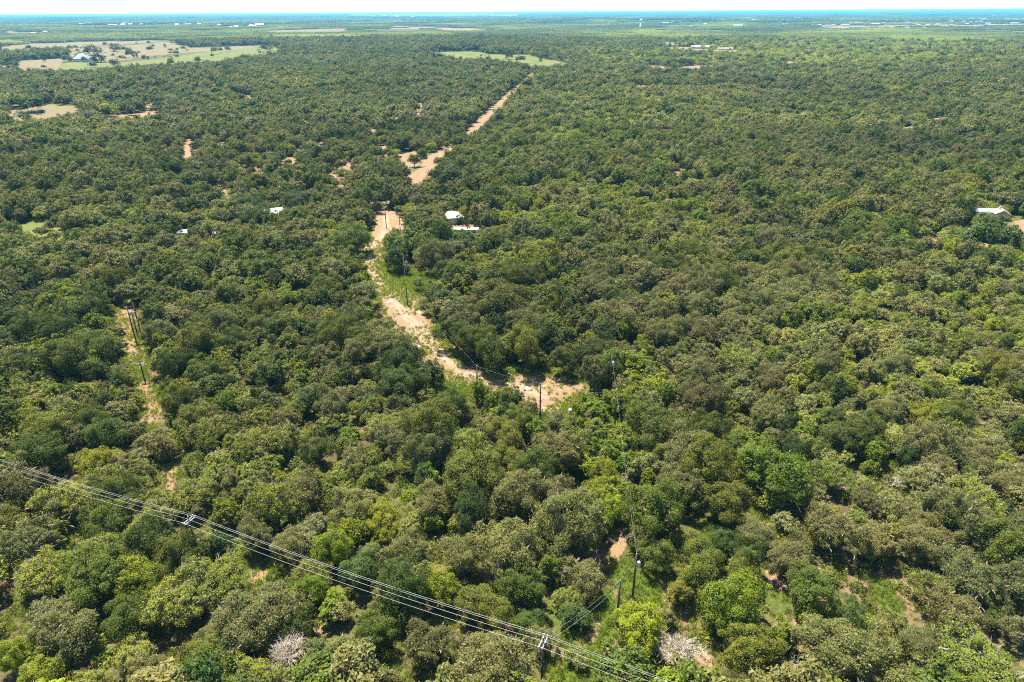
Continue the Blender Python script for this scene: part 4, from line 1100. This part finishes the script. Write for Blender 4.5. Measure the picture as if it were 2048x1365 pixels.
# water tower on the skyline
g = ground_at([1281], [57])[0]
wt = bpy.data.objects.new('water_tower', None); COL.objects.link(wt); wt.location = g
tag(wt, 'tall slim white water tower rising from the far woods', 'water tower')
WPAINT = plain('white_tower_paint', (.80, .82, .82), .5, var=.05, scale=.1)
MB().tube([(0, 0, -2), (0, 0, 3), (0, 0, 38)], [7.5, 5.5, 5.5], 20).build('shaft', WPAINT, wt, smooth=True)
MB().tube([(0, 0, 38), (0, 0, 41), (0, 0, 50), (0, 0, 53), (0, 0, 54.5)], [5.6, 7.6, 7.6, 5.5, 1.], 20).build('tank', WPAINT, wt, smooth=True)

# far settlements: each building on its own
rb = random.Random(4)
def far_mesh(w, d, h, rise, rm):
    m = MB(); m.box(-w/2, w/2, -d/2, d/2, -3, h, 0)
    a, b = w/2+.6, d/2+.6
    m.poly([(-a, -b, h), (a, -b, h), (a, b, h), (-a, b, h), (-a, 0, h+rise), (a, 0, h+rise)], [(0, 1, 5, 4), (2, 3, 4, 5), (3, 0, 4), (1, 2, 5), (0, 3, 2, 1)], 1)
    return m.mesh('building', [WALLS2, rm])
WALLS2 = plain('pale_wall', (.45, .42, .38), .8, var=.08, scale=.1)
fm = [far_mesh(22, 14, 6, 5, WHITE_ROOF), far_mesh(30, 16, 6, 5, TAN_ROOF), far_mesh(48, 22, 8, 4, WHITE_ROOF), far_mesh(26, 18, 7, 6, GREY_ROOF)]
TOWNS = [ # x0, x1, y0, y1, count, scale, wording
 (20, 100, 50, 52.5, 8, 1.6, 'tiny white building on the far left horizon'),
 (105, 260, 50, 53, 26, 1.7, 'pale building in the left horizon town'),
 (260, 400, 48, 51, 12, 1.5, 'white roof in the blue woods left of centre'),
 (60, 100, 64, 68, 4, .9, 'low farm building beside far left field'),
 (430, 560, 49, 56, 7, 1.2, 'scattered white roof far off left of centre'),
 (700, 860, 31, 36, 14, 2.6, 'white shed in the far pale quarry'),
 (1260, 1290, 43, 49, 4, 1.2, 'small house in woods near water tower'),
 (1310, 1420, 40, 56, 8, 1.2, 'white roof right of the distant water tower'),
 (1480, 1620, 38, 44, 10, 1.8, 'white building in blue woods right of centre'),
 (1570, 1760, 47, 54, 20, 1.1, 'suburban house far off right of centre'),
 (1740, 2040, 44, 54, 40, 1.2, 'suburban house in far right settlement'),
 (1870, 2040, 38, 44, 14, 1.9, 'large building on the far right horizon'),
 (1700, 1860, 56, 60, 6, .9, 'pale roof at edge of far right woods'),
]
TOWNS2 = []
for t_ in TOWNS:
    n_ = math.ceil(t_[4]/18)
    for q_ in range(n_):
        w_ = (t_[1]-t_[0])/n_
        TOWNS2.append((t_[0]+w_*q_, t_[0]+w_*(q_+1), t_[2], t_[3], t_[4]//n_, t_[5], t_[6]+(['', ' left part', ' right part'][1+q_] if n_ == 2 else ['', ' near end', ' middle', ' far end'][q_+1] if n_ == 3 else '')))
for (x0, x1, y0, y1, nb, scl, word) in TOWNS2:
    for k in range(nb):
        px = x0+(x1-x0)*(k+rb.random())/nb; py = rb.uniform(y0, y1)
        g = ground_at([px], [py])[0]
        o = link('building', rb.choice(fm)); o.location = (g[0], g[1], g[2]); s = scl*rb.uniform(.35, .95); o.scale = (s, s, s*.9); o.rotation_euler = (0, 0, rb.uniform(-.5, .5))
        tag(o, '%s, %s from the left' % (word, 'first' if k == 0 else ORD[k]), 'building', 'far buildings on the plain')

# odds and ends on the turnaround
g = ground_at([1140], [827])[0]
e = bpy.data.objects.new('storage_tank', None); COL.objects.link(e); e.location = g
tag(e, 'small white tank in the weeds below the turnaround', 'tank')
MB().tube([(0, 0, 0), (0, 0, .1), (0, 0, 1.1), (0, 0, 1.3)], [.4, .45, .45, .25], 14).build('tank_body', TRIM, e, smooth=False)
MB().tube([(0, 0, 1.3), (0, 0, 1.42)], .14, 10).build('lid', STEEL, e)
g = ground_at([1055], [779])[0]
o = MB().box(-.8, .8, -.4, .4, .02, .22).box(-.5, .2, .45, .8, .02, .35).build('rubble_pile', plain('pale_rubble', (.7, .68, .64), .9, var=.2), loc=g)
tag(o, 'pale debris lying on the dirt turnaround', 'debris')
g = ground_at([1062], [771])[0]
br = []
for k in range(26):
    a = rb.uniform(0, 6.28); L = rb.uniform(.5, 1.3); z = rb.uniform(.05, .45)
    c_ = (rb.gauss(0, .5), rb.gauss(0, .4), z); br.append(([c_, (c_[0]+math.cos(a)*L, c_[1]+math.sin(a)*L, z+rb.uniform(-.05, .25))], [.05, .02]))
V, F = tubes(br, 4); V[:, 2] = np.maximum(V[:, 2], .01)
o = link('brush_pile', mesh_from('brush_pile', V, F, [BARK]), loc=g); tag(o, 'small dark brush pile on the dirt turnaround', 'brush pile')
g = ground_at([935], [736])[0]
br = []
for k in range(60):
    a = rb.uniform(0, 6.28); L = rb.uniform(.8, 2.2); z = rb.uniform(.05, .7)
    c_ = (rb.gauss(0, 1.3), rb.gauss(0, .8), z); br.append(([c_, (c_[0]+math.cos(a)*L, c_[1]+math.sin(a)*L, z+rb.uniform(-.05, .4))], [.07, .02]))
V, F = tubes(br, 4); V[:, 2] = np.maximum(V[:, 2], .01)
o = link('brush_pile', mesh_from('brush_pile', V, F, [BARK]), loc=g); tag(o, 'heap of cut dead branches at the inside of the track bend', 'brush pile')

# ============================================================ air
hz = MB().box(-47000, 47000, -47000, 47000, -60, 96).build('haze', [])
hz['kind'] = 'stuff'
hm, nt = new_mat('haze_air')
pv = N(nt, 'ShaderNodeVolumePrincipled'); pv.inputs['Density'].default_value = 5.5e-5
pv.inputs['Color'].default_value = (.16, .60, 1., 1); pv.inputs['Anisotropy'].default_value = .0
ho = N(nt, 'ShaderNodeOutputMaterial'); nt.links.new(pv.outputs[0], ho.inputs['Volume'])
hz.data.materials.append(hm)
print('trees', len(ALL), 'single', int(single.sum()), 'undergrowth etc ok')
